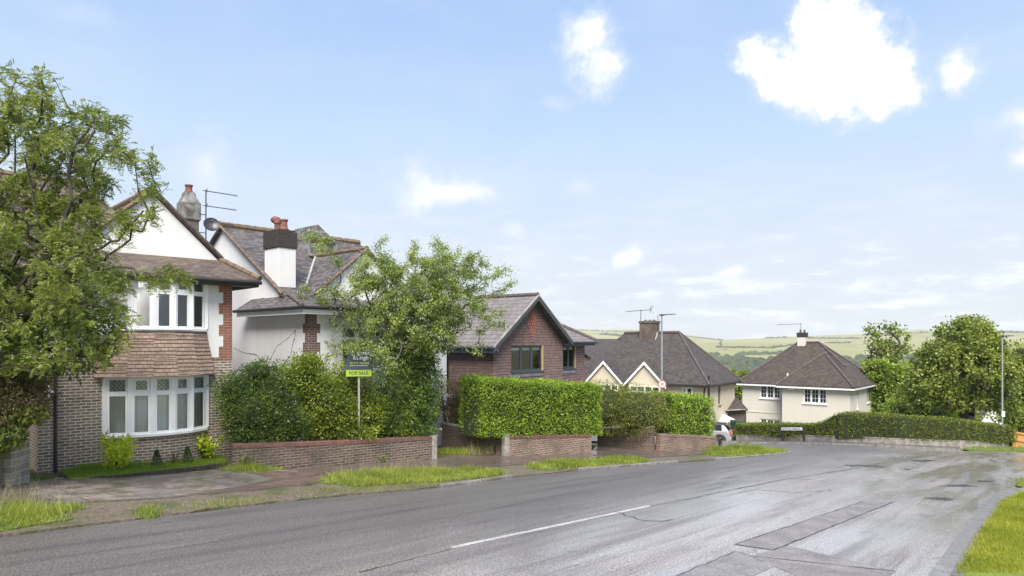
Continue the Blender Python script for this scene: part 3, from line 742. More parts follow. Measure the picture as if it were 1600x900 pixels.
def pinnate(P, D, rng, L=.17, n=6, w=.016, ll=.045):
    """compound leaves: pairs of leaflets along a drooping stalk"""
    k = len(P); D = D / np.linalg.norm(D, axis=1, keepdims=True)
    up = np.array([0, 0, 1.]) + rng.normal(size=(k, 3)) * .35; S = np.cross(D, up); S /= np.linalg.norm(S, axis=1, keepdims=True) + 1e-9
    sc = rng.uniform(.7, 1.2, k)[:, None]; out = []
    for i in range(n):
        t = (i + 1) / n; base = P + D * L * sc * t + np.array([0, 0, -1.]) * (t * t * .35 * L) * sc
        for sg in (-1, 1):
            dr = S * sg + D * .45 + rng.normal(size=(k, 3)) * .12
            nn = np.cross(dr, up) + rng.normal(size=(k, 3)) * .25
            out.append(quads_at(base, dr, np.cross(dr, nn), (ll * sc[:, 0]) * (1 - .35 * abs(t - .5)), w * sc[:, 0] * 1.1))
    out.append(quads_at(P + D * L * sc + np.array([0, 0, -.35 * L]) * sc, D, S, ll * sc[:, 0], w * sc[:, 0]))
    return np.concatenate(out)
def simple_leaves(P, D, rng, L=.08, w=.04, droop=.3, var=.3):
    k = len(P); D = D + rng.normal(size=(k, 3)) * .7; D[:, 2] -= droop
    return quads_at(P, D, rng.normal(size=(k, 3)) * [1, 1, .6], L * rng.uniform(1 - var, 1 + var, k), w * rng.uniform(1 - var, 1 + var, k))
def clusters(P, rng, n=14, r=.05, q=.02):
    """flat topped flower heads"""
    k = len(P); out = []
    for i in range(n):
        o = rng.normal(size=(k, 3)) * [r, r, r * .35]
        out.append(quads_at(P + o, rng.normal(size=(k, 3)) * [1, 1, .4], rng.normal(size=(k, 3)) * [1, 1, .4], q, q))
    return np.concatenate(out)

def tree(name, label, cat, base, trunk, ells, ntips, leafmat, seed, r0=.02, kind='simple', nleaf=8, L=.08, w=.04, blossoms=0, barkmat='bark',
         droop=.3, step=.35, pen=.25, group=None, spread=.12, rmin=0.0, extra_tips=None, shell=.35, inner=True, q=.02, power=.48):
    rng = np.random.default_rng(seed); t = thing(name, label, cat, base, group=group)
    tips = in_ellipsoids(ntips, ells, rng, shell)
    if extra_tips is not None: tips = np.concatenate([tips, np.array(extra_tips, float)])
    arr, pr, cnt, tipn = skeleton(trunk, tips, rng, step=step, pen=pen)
    rad = r0 * np.maximum(cnt, .5) ** power
    big = rad > r0 * 2.2; idx = np.where(big)[0]
    wood_mesh('trunk', arr, pr, np.where(cnt > 6, rad, 0), M[barkmat], t, 7, 1e-6)
    wood_mesh('branches', arr, pr, np.where(cnt > 6, 0, rad), M[barkmat], t, 4, max(1e-6, rmin))
    sel = np.where(cnt <= 3)[0]; sel = sel[pr[sel] >= 0]
    N = int(nleaf * ntips); pick = rng.choice(sel, N); tp = rng.choice(tipn, N // 3); pick = np.concatenate([pick, tp])
    D = arr[pick] - arr[pr[pick]]; D /= np.linalg.norm(D, axis=1, keepdims=True) + 1e-9
    P = arr[pick] + (arr[pr[pick]] - arr[pick]) * rng.uniform(0, 1, len(pick))[:, None] + rng.normal(size=(len(pick), 3)) * spread * .5
    dirs = D * .6 + rnd_dir(len(pick), rng) * .8; dirs[:, 2] -= droop * .5
    V = pinnate(P, dirs, rng, L=L, w=w, ll=L * .30) if kind == 'pinnate' else simple_leaves(P, dirs, rng, L, w, droop)
    fast_mesh('crown', V, 4, M[leafmat], t)
    if blossoms:
        tp = rng.choice(tipn, blossoms); Pb = arr[tp] + rng.normal(size=(blossoms, 3)) * spread + [0, 0, .04]
        fast_mesh('blossom', clusters(Pb, rng, 16, .06 * q / .02, q), 4, M['blossom'], t)
    return t

def lump(name, label, cat, base, ells, n, leafmat, seed, L=.07, w=.035, core=.8, stems=True, droop=.1, group=None, out=.9, blossoms=0, noise_amp=.22, stalks=0):
    """a dense shrub: leaves over and within uneven clumps with a dark twiggy heart"""
    rng = np.random.default_rng(seed); t = thing(name, label, cat, base, group=group)
    w_ = np.array([(e[3] * e[4] + e[4] * e[5] + e[3] * e[5]) for e in ells]); w_ /= w_.sum(); Ps = []; Ds = []
    E = np.array(ells)
    for e, k in zip(ells, rng.multinomial(n, w_)):
        d = rnd_dir(k, rng); nz = np.array([mnoise.noise(Vector((e[0] + q[0] * 2.2, e[1] + q[1] * 2.2, e[2] + q[2] * 2.2))) for q in d])
        nz2 = np.array([mnoise.noise(Vector((e[0] * 3 + q[0] * 6, q[1] * 6, e[2] + q[2] * 6))) for q in d])
        r = (1 + noise_amp * nz * 1.3 + noise_amp * nz2 * .8) * rng.uniform(.45, 1.04, k) ** .6
        Ps.append(np.array(e[:3]) + d * r[:, None] * np.array(e[3:6])); Ds.append(d)
    P = np.concatenate(Ps); D = np.concatenate(Ds)
    keep = np.ones(len(P), bool)
    for e in ells: keep &= ~((((P - e[:3]) / np.array(e[3:6])) ** 2).sum(1) < .22)
    gz = G(P[:, 0] + base[0], P[:, 1] + base[1]) - base[2]; keep &= P[:, 2] > gz + .01
    P = P[keep]; D = D[keep]
    fast_mesh('foliage', simple_leaves(P, D * out, rng, L, w, droop), 4, M[leafmat], t)
    mb = MB(); 
    for e in ells:
        if stems:
            for _ in range(7):
                a = rng.uniform(0, 6.28); rr = rng.uniform(.2, .85)
                p1 = (e[0] + math.cos(a) * rr * e[3], e[1] + math.sin(a) * rr * e[4], e[2] + rng.uniform(.1, .75) * e[5])
                mb.tube([(e[0] * .8, e[1] * .8, 0), ((e[0] + p1[0]) / 2, (e[1] + p1[1]) / 2, (p1[2]) * .6), p1], [.03, .02, .006], 5)
    if stems: mb.build('stems', M['bark'], t)
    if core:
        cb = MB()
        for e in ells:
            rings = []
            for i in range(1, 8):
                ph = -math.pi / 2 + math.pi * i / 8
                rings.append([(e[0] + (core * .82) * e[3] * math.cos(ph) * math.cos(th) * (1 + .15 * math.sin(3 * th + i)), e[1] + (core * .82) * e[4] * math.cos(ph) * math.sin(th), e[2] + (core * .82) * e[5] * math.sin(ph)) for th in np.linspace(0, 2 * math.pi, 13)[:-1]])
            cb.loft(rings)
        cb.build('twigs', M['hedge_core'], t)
    if blossoms:
        k = rng.choice(len(P), blossoms); fast_mesh('blossom', clusters(P[k] + D[k] * .03, rng, 10, .06, .03), 4, M['blossom'], t)
    return t

def hedge(name, label, line, width, heights, leafmat, seed, dens=260, L=.05, w=.028, base_off=0.0, rough=.06, group=None, rise=0.0, round_=.25, endcap=True, droop=0.0, cat='hedge'):
    """a clipped hedge along a ground line; heights per line point above the ground (bottom at base_off)"""
    rng = np.random.default_rng(seed); L2 = []; H = []
    for i in range(len(line) - 1):
        a, b = line[i], line[i + 1]; n = max(1, int(math.hypot(b[0] - a[0], b[1] - a[1]) / .3))
        for k in range(n):
            L2.append((a[0] + (b[0] - a[0]) * k / n, a[1] + (b[1] - a[1]) * k / n)); H.append(heights[i] + (heights[i + 1] - heights[i]) * k / n)
    L2.append(line[-1]); H.append(heights[-1]); L2 = np.array(L2); H = np.array(H); n = len(L2)
    base = (float(L2[0][0]), float(L2[0][1]), g1(*L2[0]))
    t = thing(name, label, cat, base, group=group)
    T = np.gradient(L2, axis=0); T /= np.linalg.norm(T, axis=1, keepdims=True); Nn = np.stack([-T[:, 1], T[:, 0]], 1)
    gz = G(L2[:, 0], L2[:, 1])
    # cross-section: rounded rectangle from front foot over the top to the back foot; parameter 0..1
    prof = []
    hw = width / 2; rc = round_
    def section(h):
        pts = [(-hw, 0), (-hw, h - rc)] + [(-hw + rc - rc * math.cos(a), h - rc + rc * math.sin(a)) for a in np.linspace(.3, 1.27, 4)] + [(-hw + rc, h), (hw - rc, h)] + [(hw - rc + rc * math.sin(a), h - rc + rc * math.cos(a)) for a in np.linspace(.3, 1.27, 4)] + [(hw, h - rc), (hw, 0)]
        return pts
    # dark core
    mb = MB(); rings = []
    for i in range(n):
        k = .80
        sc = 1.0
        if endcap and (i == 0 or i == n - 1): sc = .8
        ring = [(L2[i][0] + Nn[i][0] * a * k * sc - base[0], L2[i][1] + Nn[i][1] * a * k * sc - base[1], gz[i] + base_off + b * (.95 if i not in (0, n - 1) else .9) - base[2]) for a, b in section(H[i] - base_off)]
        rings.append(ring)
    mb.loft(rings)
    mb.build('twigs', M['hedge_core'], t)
    tot = int(dens * (np.hypot(*np.diff(L2, axis=0).T).sum() + width) * (2 * H.mean() + width))
    # sample
    u = rng.uniform(0, n - 1, tot); ends = rng.uniform(0, 1, tot) < (width / (np.hypot(*np.diff(L2, axis=0).T).sum() + width) if endcap else 0)
    i0 = np.clip(u.astype(int), 0, n - 2); f = u - i0
    c = L2[i0] * (1 - f)[:, None] + L2[i0 + 1] * f[:, None]; nn = Nn[i0]; h = (H[i0] * (1 - f) + H[i0 + 1] * f) - base_off; z0 = gz[i0] * (1 - f) + gz[i0 + 1] * f + base_off
    v = rng.uniform(0, 1, tot); per = 2 * h + width
    d = v * per; A_ = np.where(d < h, -hw, np.where(d < h + width, d - h - hw, hw)); B_ = np.where(d < h, d, np.where(d < h + width, h, h - (d - h - width)))
    # round the corners
    cx = np.clip(A_, -hw + rc, hw - rc); cz = np.minimum(B_, h - rc); vx = A_ - cx; vz = B_ - cz; ln = np.maximum(np.hypot(vx, vz), 1e-6); over = (ln > rc) & (B_ > h - rc)
    A_ = np.where(over, cx + vx / ln * rc, A_); B_ = np.where(over, cz + vz / ln * rc, B_)
    nx_ = np.where(B_ >= h - rc, vx / ln, np.sign(A_)); nz_ = np.where(B_ >= h - rc, np.maximum(vz, 0) / ln, 0)
    Tt = T[i0]
    # ends: scatter over the end faces
    e1 = ends; which = rng.uniform(0, 1, tot) < .5
    ia = np.where(which, 0, n - 1); A_e = rng.uniform(-hw, hw, tot); B_e = rng.uniform(0, 1, tot) * (H[ia] - base_off)
    c = np.where(e1[:, None], L2[ia], c); nn = np.where(e1[:, None], Nn[ia], nn); A_ = np.where(e1, A_e, A_); B_ = np.where(e1, B_e, B_); z0 = np.where(e1, gz[ia] + base_off, z0)
    norm = np.concatenate([nn * nx_[:, None], nz_[:, None]], 1)
    te = T[ia] * np.where(which, -1, 1)[:, None]; norm = np.where(e1[:, None], np.concatenate([te, np.zeros((tot, 1))], 1), norm)
    P = np.concatenate([c + nn * A_[:, None], (z0 + B_)[:, None]], 1)
    amp = np.array([mnoise.noise(Vector((p[0] * 1.1, p[1] * 1.1, p[2] * 1.1))) + .6 * mnoise.noise(Vector((p[0] * 3.3, p[1] * 3.3, p[2] * 3.3))) for p in P])
    P = P + norm * (amp * rough + rng.normal(size=tot) * rough * .35 - abs(rng.normal(size=tot)) * .09)[:, None]
    P -= np.array(base)
    D = norm * .8 + rnd_dir(tot, rng) * .8; D[:, 2] += .25
    fast_mesh('foliage', simple_leaves(P, D, rng, L, w, droop), 4, M[leafmat], t)
    return t

def blades(name, label, ring, n, mat, seed, h=.12, w=.006, off=.05, cat='grass', edge=0.0, clump=True, var=.5, spill=1.6):
    rng = np.random.default_rng(seed); Pn = np.array(ring)
    x = rng.uniform(Pn[:, 0].min(), Pn[:, 0].max(), n * 4); y = rng.uniform(Pn[:, 1].min(), Pn[:, 1].max(), n * 4)
    m = inside(Pn, x, y); x, y = x[m][:n], y[m][:n]
    if clump:
        q = np.array([mnoise.noise(Vector((a * 1.7, b * 1.7, .5))) for a, b in zip(x, y)]); k = rng.uniform(-.6, .5, len(x)) < q + .12; x, y, q = x[k], y[k], q[k]
    else: q = np.zeros(len(x))
    x = x + rng.normal(size=len(x)) * .07 * spill; y = y + rng.normal(size=len(x)) * .07 * spill
    z = G(x, y) + off; k = len(x); P = np.stack([x, y, z], 1)
    lean = rng.normal(size=(k, 3)) * .35; lean[:, 2] = 1; H = h * rng.uniform(1 - var, 1 + var, k) * (1 + q)
    side = rng.normal(size=(k, 3)); side[:, 2] = 0; side /= np.linalg.norm(side, axis=1, keepdims=True)
    tip = P + lean * H[:, None]
    V = np.stack([P - side * w, P + side * w, tip], 1).reshape(-1, 3)
    o = fast_mesh(name, V, 3, M[mat]); tag(o, label, cat, kind='stuff'); return o

# ------------------------------------------------------------------ building tools
def wallT(A, B, z=0.0):
    A = Vector(A); B = Vector(B); d = (B - A).normalized(); n = Vector((-d.y, d.x))
    def T(p, q, r): return (A.x + d.x * p + n.x * q, A.y + d.y * p + n.y * q, r)
    T.len = (B - A).length
    return T
def tbox(mb, T, p0, p1, q0, q1, r0, r1):
    mb.loft([[T(p, q, r) for p, q in ((p0, q0), (p1, q0), (p1, q1), (p0, q1))] for r in (r0, r1)])
def wall_face(mb, T, p0, p1, z0, z1, holes=(), reveal=.12):
    ps = sorted({p0, p1, *[h[0] for h in holes], *[h[1] for h in holes]}); zs = sorted({z0, z1, *[h[2] for h in holes], *[h[3] for h in holes]})
    for i in range(len(ps) - 1):
        for j in range(len(zs) - 1):
            a, b, c, d = ps[i], ps[i + 1], zs[j], zs[j + 1]; m, k = (a + b) / 2, (c + d) / 2
            if any(h[0] < m < h[1] and h[2] < k < h[3] for h in holes): continue
            mb.quad(T(a, 0, c), T(b, 0, c), T(b, 0, d), T(a, 0, d))
    for h in holes:
        a, b, c, d = h; r = reveal
        mb.quad(T(a, 0, c), T(a, 0, d), T(a, r, d), T(a, r, c)); mb.quad(T(b, 0, c), T(b, r, c), T(b, r, d), T(b, 0, d))
        mb.quad(T(a, 0, c), T(a, r, c), T(b, r, c), T(b, 0, c)); mb.quad(T(a, 0, d), T(b, 0, d), T(b, r, d), T(a, r, d))
def window(par, T, p0, p1, z0, z1, lights, zo, fm='white_paint', gm='glass', q=.06, fw=.055, mull=.06, sill=True, bars=None, transom=None, curtain=False, blind=0, depth=.07, sillmat=None, name='window', lead=False, weights=None):
    """frame with panes; transom = height fraction of the top lights"""
    f = MB(zo); tbox(f, T, p0, p1, q, q + depth, z0, z0 + fw); tbox(f, T, p0, p1, q, q + depth, z1 - fw, z1)
    w = (p1 - p0); weights = weights or [1] * lights; tot = sum(weights); xs = [p0]
    for k in weights: xs.append(xs[-1] + w * k / tot)
    tbox(f, T, p0, p0 + fw, q + .001, q + depth - .001, z0 + fw, z1 - fw); tbox(f, T, p1 - fw, p1, q + .001, q + depth - .001, z0 + fw, z1 - fw)
    for x in xs[1:-1]: tbox(f, T, x - mull / 2, x + mull / 2, q + .001, q + depth - .001, z0 + fw, z1 - fw)
    zt = None
    if transom:
        zt = z0 + (z1 - z0) * transom; tbox(f, T, p0 + fw, p1 - fw, q + .004, q + depth - .004, zt - mull / 2, zt + mull / 2)
    # opening casements sit inside the frame
    for i in range(lights):
        a = xs[i] + (fw if i == 0 else mull / 2); b = xs[i + 1] - (fw if i == lights - 1 else mull / 2)
        for (c, d) in ([(z0 + fw, zt - mull / 2), (zt + mull / 2, z1 - fw)] if zt else [(z0 + fw, z1 - fw)]):
            k = .025
            tbox(f, T, a, a + k, q + .01, q + .05, c, d); tbox(f, T, b - k, b, q + .01, q + .05, c, d)
            tbox(f, T, a + k, b - k, q + .01, q + .05, c, c + k); tbox(f, T, a + k, b - k, q + .01, q + .05, d - k, d)
            if bars:
                for j in range(1, bars[0]): x = a + (b - a) * j / bars[0]; tbox(f, T, x - .011, x + .011, q + .02, q + .045, c + k, d - k)
                for j in range(1, bars[1]): z = c + (d - c) * j / bars[1]; tbox(f, T, a + k, b - k, q + .021, q + .044, z - .011, z + .011)
    fo = f.build(name, M[fm], par)
    g = MB(zo); g.quad(T(p0 + fw, q + .035, z0 + fw), T(p1 - fw, q + .035, z0 + fw), T(p1 - fw, q + .035, z1 - fw), T(p0 + fw, q + .035, z1 - fw)); g.build('pane', M[gm], fo)
    if lead and zt:
        lb = MB(zo)
        for i in range(lights):
            a = xs[i] + .07; b = xs[i + 1] - .07; c, d = zt + .05, z1 - .09; st = .11
            k = -((d - c) / st)
            x = a - (d - c)
            while x < b:
                for sg in (1, -1):
                    x0, x1 = x, x + (d - c); y0, y1 = (c, d) if sg == 1 else (d, c)
                    t0 = max(0, (a - x0) / (x1 - x0)); t1 = min(1, (b - x0) / (x1 - x0))
                    if t1 > t0:
                        A_ = (x0 + (x1 - x0) * t0, y0 + (y1 - y0) * t0); B_ = (x0 + (x1 - x0) * t1, y0 + (y1 - y0) * t1)
                        lb.tube([T(A_[0], q + .03, A_[1]), T(B_[0], q + .03, B_[1])], .006, 4)
                x += st
        lb.build('leading', M['dark_metal'], fo)
    if sill:
        s_ = MB(zo); tbox(s_, T, p0 - .06, p1 + .06, -.07, q + .02, z0 - .06, z0 - .002); s_.build('sill', M[sillmat or fm], fo)
    if curtain:
        c = MB(zo); n = 40
        pts = [T(p0 + .03 + (w - .06) * i / n, q + .16 + .022 * math.sin(i * 1.9) + .012 * math.sin(i * .7), 0) for i in range(n + 1)]
        k = len(c.v); c.v += [(x, y, z0 + .02) for x, y, _ in pts] + [(x, y, z1 - .02) for x, y, _ in pts]
        for i in range(n): c.f.append((i, i + 1, i + n + 2, i + n + 1))
        c.build('curtain', M['curtain'], fo, smooth=True)
    if blind:
        b = MB(zo)
        for i in range(lights):
            a_ = xs[i] + .06; b_ = xs[i + 1] - .06; tbox(b, T, a_, b_, q + .06, q + .075, z1 - fw - (z1 - z0) * blind, z1 - fw)
        b.build('blind', M['blind'], fo)
    return fo
def ridge(par, zo, a, b, mat='ridge_tile', r=.11, name='ridge_tiles'):
    a = Vector(a); b = Vector(b); n = max(1, int((b - a).length / .33)); mb = MB(zo)
    for i in range(n):
        p = a + (b - a) * (i / n); q = a + (b - a) * ((i + .97) / n); mb.tube([p, q], [r * 1.04, r * .93], 8)
    return mb.build(name, M[mat], par)
def pot(mb, x, y, z, h=.35, r=.11):
    mb.tube([(x, y, z - .03), (x, y, z + .05), (x, y, z + .08), (x, y, z + h - .07), (x, y, z + h - .05), (x, y, z + h)], [r * 1.1, r * 1.1, r * .85, r * .75, r * .95, r * .95], 14)
def quoins(par, T, zo, z0, z1, w1, w2, mat, step=.3, side=1, q=-.006):
    mb = MB(zo); z = z0; i = 0
    while z < z1 - .01:
        w = w1 if i % 2 else w2; zz = min(z1, z + step)
        if side > 0: tbox(mb, T, T.len - w, T.len, q, .02, z, zz)
        else: tbox(mb, T, 0, w, q, .02, z, zz)
        z = zz; i += 1
    return mb.build('quoins', M[mat], par)
def gutter(par, zo, a, b, mat='black_plastic', r=.055):
    mb = MB(zo); mb.tube([a, b], r, 8); return mb.build('gutter', M[mat], par)
def at(u, depth): return ((u - 800) / F * depth, depth)
def house(name, label, theta, o, zb, cat='house'):
    t = thing(name, label, cat, (o[0], o[1], zb), R(90 - theta)); return t

# ================================================================== HOUSE 1: brick and white render, bow windows
Z1 = -3.45
h1 = house('brick_house', 'nearest house, dark brick below white render, with bow windows and a white front gable', 46.4, at(362, 19.5), Z1)
T = wallT((-4.6, 0), (0, 0))
mb = MB(Z1); hole = (1.45, 3.9, -2.36, -.92)
wall_face(mb, T, 0, 4.6, Z1, -.42, [hole]); S1 = wallT((0, 0), (0, 9))
mb.quad((0, 0, Z1), (0, 9, Z1), (0, 9, -.42), (0, 0, -.42)); mb.quad((-4.6, 0, Z1), (-4.6, 1.3, Z1), (-4.6, 1.3, -.42), (-4.6, 0, -.42))
mb.quad((-9.5, 1.3, Z1), (-4.6, 1.3, Z1), (-4.6, 1.3, -.42), (-9.5, 1.3, -.42)); mb.quad((-9.5, 9, Z1), (0, 9, Z1), (0, 9, -.42), (-9.5, 9, -.42)); mb.quad((-9.5, 1.3, Z1), (-9.5, 9, Z1), (-9.5, 9, -.42), (-9.5, 1.3, -.42))
tbox(mb, T, -.02, .30, -.05, .02, Z1, -.42)
mb.build('brick_wall', M['brick_grey'], h1)
mb = MB(Z1); tbox(mb, T, 4.35, 4.61, -.012, .02, -.50, -.42); tbox(mb, T, 3.95, 4.35, -.010, .02, -.50, -.42); mb.build('brick_course', M['brick_red'], h1)
mb = MB(Z1); uh = (1.5, 3.9, .36, 1.66)
wall_face(mb, T, 0, 4.6, -.42, 1.78, [uh])
mb.quad((0, 0, -.42), (0, 9, -.42), (0, 9, 2.4), (0, 0, 1.78)); mb.quad((-9.5, 1.3, -.42), (-4.6, 1.3, -.42), (-4.6, 1.3, 2.5), (-9.5, 1.3, 2.5)); mb.quad((-4.6, 0, -.42), (-4.6, 1.3, -.42), (-4.6, 1.3, 1.78), (-4.6, 0, 1.78))
mb.quad((-9.5, 9, -.42), (0, 9, -.42), (0, 9, 2.4), (-9.5, 9, 2.4)); mb.quad((-9.5, 1.3, -.42), (-9.5, 9, -.42), (-9.5, 9, 2.5), (-9.5, 1.3, 2.5))
GB, GA, GZ, GF = 1.1, -1.78, 4.16, 2.42     # gable plane, apex, foot
mb.poly([(GA - 1.9, GB, GF - .25), (.05, GB, GF - .25), (.05, GB, GF), (GA, GB, GZ), (GA - 1.9, GB, GF)])
mb.poly([(-4.6, 0, -.42), (0, 0, -.42), (0, 0, -.421), (-4.6, 0, -.421)])
mb.build('rendered_wall', M['white_render'], h1)
quoins(h1, T, Z1, -.42, 1.72, .24, .36, 'brick_red', .305)
# right flank quoins wrap round the corner
mb = MB(Z1); mb.box(-.01, .012, -.006, .24, -.42, 1.72); mb.build('quoins', M['brick_red'], h1)

def bow(a0, a1, d, n=5):
    pts = []
    for i in range(n + 1):
        t = i / n; a = a0 + (a1 - a0) * t; pts.append((a, -d * (1 - (2 * t - 1) ** 2) ** .85 if 0 < i < n else -.03))
    return pts
def bow_window(par, name, a0, a1, d, z0, z1, n, transom, curtain, lead, wts=None):
    pts = bow(a0, a1, d, n); f = MB(Z1); root = None
    outl = pts
    f.prism([(x, y - .075) for x, y in pts] + [(x, y + .06) for x, y in pts[::-1]], z0 - .07, z0)
    f.prism([(x, y - .01) for x, y in pts] + [(x, y + .07) for x, y in pts[::-1]], z1, z1 + .05)
    for x, y in pts: f.prism([(x - .055, y - .012), (x + .055, y - .012), (x + .055, y + .09), (x - .055, y + .09)], z0, z1)
    root = f.build(name, M['white_paint'], par, bevel=.006)
    for i in range(n):
        Tq = wallT(pts[i], pts[i + 1]); L = Tq.len
        # every light is a framed sash, a pane and its curtain: children of the window
        zt = z0 + (z1 - z0) * transom; s_ = MB(Z1); q = 0.0; fw = .06
        a, b = .045, L - .045
        for (c, e, opener) in ((z0, zt, False), (zt, z1, i in (1, 3))):
            k = fw + (.03 if opener else 0) if e > zt else fw
            tbox(s_, Tq, a, a + k, q, q + .055, c, e); tbox(s_, Tq, b - k, b, q, q + .055, c, e)
            tbox(s_, Tq, a + k, b - k, q + .001, q + .056, c, c + k); tbox(s_, Tq, a + k, b - k, q + .001, q + .056, e - k, e)
        s_.build('sash', M['white_paint'], root)
        g = MB(Z1); g.quad(Tq(a, q + .03, z0), Tq(b, q + .03, z0), Tq(b, q + .03, z1), Tq(a, q + .03, z1)); g.build('pane', M['glass'], root)
        if lead:
            lb = MB(Z1); c, e = zt + fw, z1 - fw; x = a - (e - c); st = .105
            while x < b:
                for sg in (1, -1):
                    x0, x1 = x, x + (e - c); y0, y1 = (c, e) if sg == 1 else (e, c); t0 = max(0, (a + .05 - x0) / (x1 - x0)); t1 = min(1, (b - .05 - x0) / (x1 - x0))
                    if t1 > t0: lb.tube([Tq(x0 + (x1 - x0) * t0, q + .022, y0 + (y1 - y0) * t0), Tq(x0 + (x1 - x0) * t1, q + .022, y0 + (y1 - y0) * t1)], .005, 4)
                x += st
            lb.build('leading', M['dark_metal'], root)
        if curtain:
            c = MB(Z1); nn = 18; P = [Tq(.02 + (L - .04) * j / nn, .11 + .02 * math.sin(j * 1.7 + i), 0) for j in range(nn + 1)]
            c.v += [(x, y, z0 - .05) for x, y, _ in P] + [(x, y, z1) for x, y, _ in P]
            for j in range(nn): c.f.append((j, j + 1, j + nn + 2, j + nn + 1))
            c.build('curtain', M['curtain'], root, smooth=True)
    return root, pts
bow_window(h1, 'bow_window', -3.2, -.70, .46, -2.36, -.90, 5, .72, True, True)
bow_window(h1, 'bow_window', -3.12, -.72, .44, .37, 1.66, 5, .74, False, False)
mb = MB(Z1); pts = bow(-3.2, -.70, .46, 5)
mb.prism([(x, y) for x, y in pts] + [(-.70, .02), (-3.2, .02)], Z1, -2.43); mb.build('bay_wall', M['brick_grey'], h1)
# tile skirt between the two bows, flaring outwards
top = bow(-3.14, -.70, .50, 5); bot = bow(-3.45, -.50, .80, 5); bot[0] = (-3.45, -.12); bot[-1] = (-.50, -.12); top[0] = (-3.14, -.02); top[-1] = (-.70, -.02)
mb = MB(Z1); nrow = 11
prev = None; rings = []
for r_ in range(nrow + 1):
    t = r_ / nrow; e = t ** 1.5 * .35 + t * .65
    ring = [(tx + (bx - tx) * e, ty + (by - ty) * e) for (tx, ty), (bx, by) in zip(top, bot)]
    z = .30 + (-.87 - .30) * t
    rings.append((ring, z))
for r_ in range(nrow):
    (a, za), (b, zb_) = rings[r_], rings[r_ + 1]
    for j in range(len(a) - 1):
        o_ = .012
        mb.quad((b[j][0], b[j][1] - o_, zb_), (b[j + 1][0], b[j + 1][1] - o_, zb_), (a[j + 1][0], a[j + 1][1], za), (a[j][0], a[j][1], za))
        mb.quad((b[j][0], b[j][1] - o_, zb_), (b[j + 1][0], b[j + 1][1] - o_, zb_), (b[j + 1][0], b[j + 1][1], zb_), (b[j][0], b[j][1], zb_))
ring, z = rings[-1]
mb.poly([(x, y - .012, z) for x, y in ring] + [(-.5, .01, z), (-3.45, .01, z)]); 
for side_ in (0, -1):
    pl = [(q[side_][0], q[side_][1], zz) for q, zz in rings]; mb.poly(pl + [(pl[-1][0], .01, pl[-1][2]), (pl[0][0], .01, pl[0][2])])
mb.build('tile_skirt', M['tile_skirt'], h1)
mb = MB(Z1); mb.prism([(x, y - .03) for x, y in top] + [(-.70, .02), (-3.14, .02)], .285, .33); mb.build('flashing', M['lead'], h1)
# roofs: eaves skirt, cross gable, main roof behind
mb = MB(Z1); E0, E1 = -.48, 1.80
mb.slab([(-9.8, E0, E1), (.62, E0, E1), (.08, GB + .0, GF + .02), (-9.8, GB + .0, GF + .02)], .07)
mb.slab([(.62, E0, E1), (.62, 9.4, E1), (.08, 9.4, GF), (.08, GB, GF + .02)], .07)
mb.slab([(GA, GB - .1, GZ + .07), (GA - 2.3, GB - .1, GF - .36 + .07), (GA - 2.3, 6, GF - .36 + .07), (GA, 6, GZ + .07)], .06)
mb.slab([(GA, GB - .1, GZ + .07), (GA, 6, GZ + .07), (.45, 6, GF - .45), (.10, GB - .1, GF + .08)], .06)
mb.slab([(-9.9, .9, 2.3), (-1.2, .9, 2.3), (-2.6, 5.2, 4.95), (-9.9, 5.2, 4.95)], .06)
mb.slab([(-9.9, 9.5, 2.3), (-1.0, 9.5, 2.3), (-2.6, 5.2, 4.95), (-9.9, 5.2, 4.95)], .06)
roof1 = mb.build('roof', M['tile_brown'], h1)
ridge(roof1, 0, (GA, GB - .12, GZ + .1 - Z1), (GA, 6, GZ + .1 - Z1)); ridge(roof1, 0, (.62, E0, E1 + .03 - Z1), (.08, GB, GF + .06 - Z1), r=.08); ridge(roof1, 0, (-9.8, 5.2, 4.97 - Z1), (-2.6, 5.2, 4.97 - Z1))
ridge(roof1, 0, (GA + .05, GB - .10, GZ + .07 - Z1), (.14, GB - .1, GF + .07 - Z1), r=.05, name='verge_tiles', mat='ridge_dark'); ridge(roof1, 0, (GA - .05, GB - .10, GZ + .07 - Z1), (GA - 2.2, GB - .1, GF - .23 - Z1), r=.05, name='verge_tiles')
mb = MB(Z1); mb.box(-9.8, .60, E0 + .02, E0 + .05, E1 - .22, E1 - .06); mb.box(-9.8, .57, E0 + .05, 0, E1 - .20, E1 - .17); mb.box(.57, .60, E0 + .05, 9, E1 - .22, E1 - .06); mb.build('fascia', M['black_plastic'], h1)
gutter(h1, Z1, (-9.8, E0 - .05, E1 - .10), (.64, E0 - .05, E1 - .10))
# chimney with pot, aerial and dish
mb = MB(Z1); cx0, cx1, cy0, cy1 = -.23, .31, 3.38, 3.93
mb.box(cx0 + .03, cx1 - .03, cy0 + .03, cy1 - .03, 2.5, 3.96); ch = mb.build('chimney', M['chimney_stone'], h1, bevel=.02)
mb = MB(Z1); x0, x1, y0, y1 = cx0 - .02, cx1 + .02, cy0 - .02, cy1 + .02
def rr(x0, x1, y0, y1, z, k): return [(x0 + k, y0, z), (x1 - k, y0, z), (x1, y0 + k, z), (x1, y1 - k, z), (x1 - k, y1, z), (x0 + k, y1, z), (x0, y1 - k, z), (x0, y0 + k, z)]
mb.loft([rr(x0 + .03, x1 - .03, y0 + .03, y1 - .03, 3.93, .03), rr(x0, x1, y0, y1, 3.98, .03), rr(x0, x1, y0, y1, 4.50, .03), rr(x0 + .10, x1 - .10, y0 + .10, y1 - .10, 4.72, .05), rr(x0 + .13, x1 - .13, y0 + .13, y1 - .13, 4.86, .05)])
mb.build('chimney_cap', M['chimney_stone_grey'], ch)
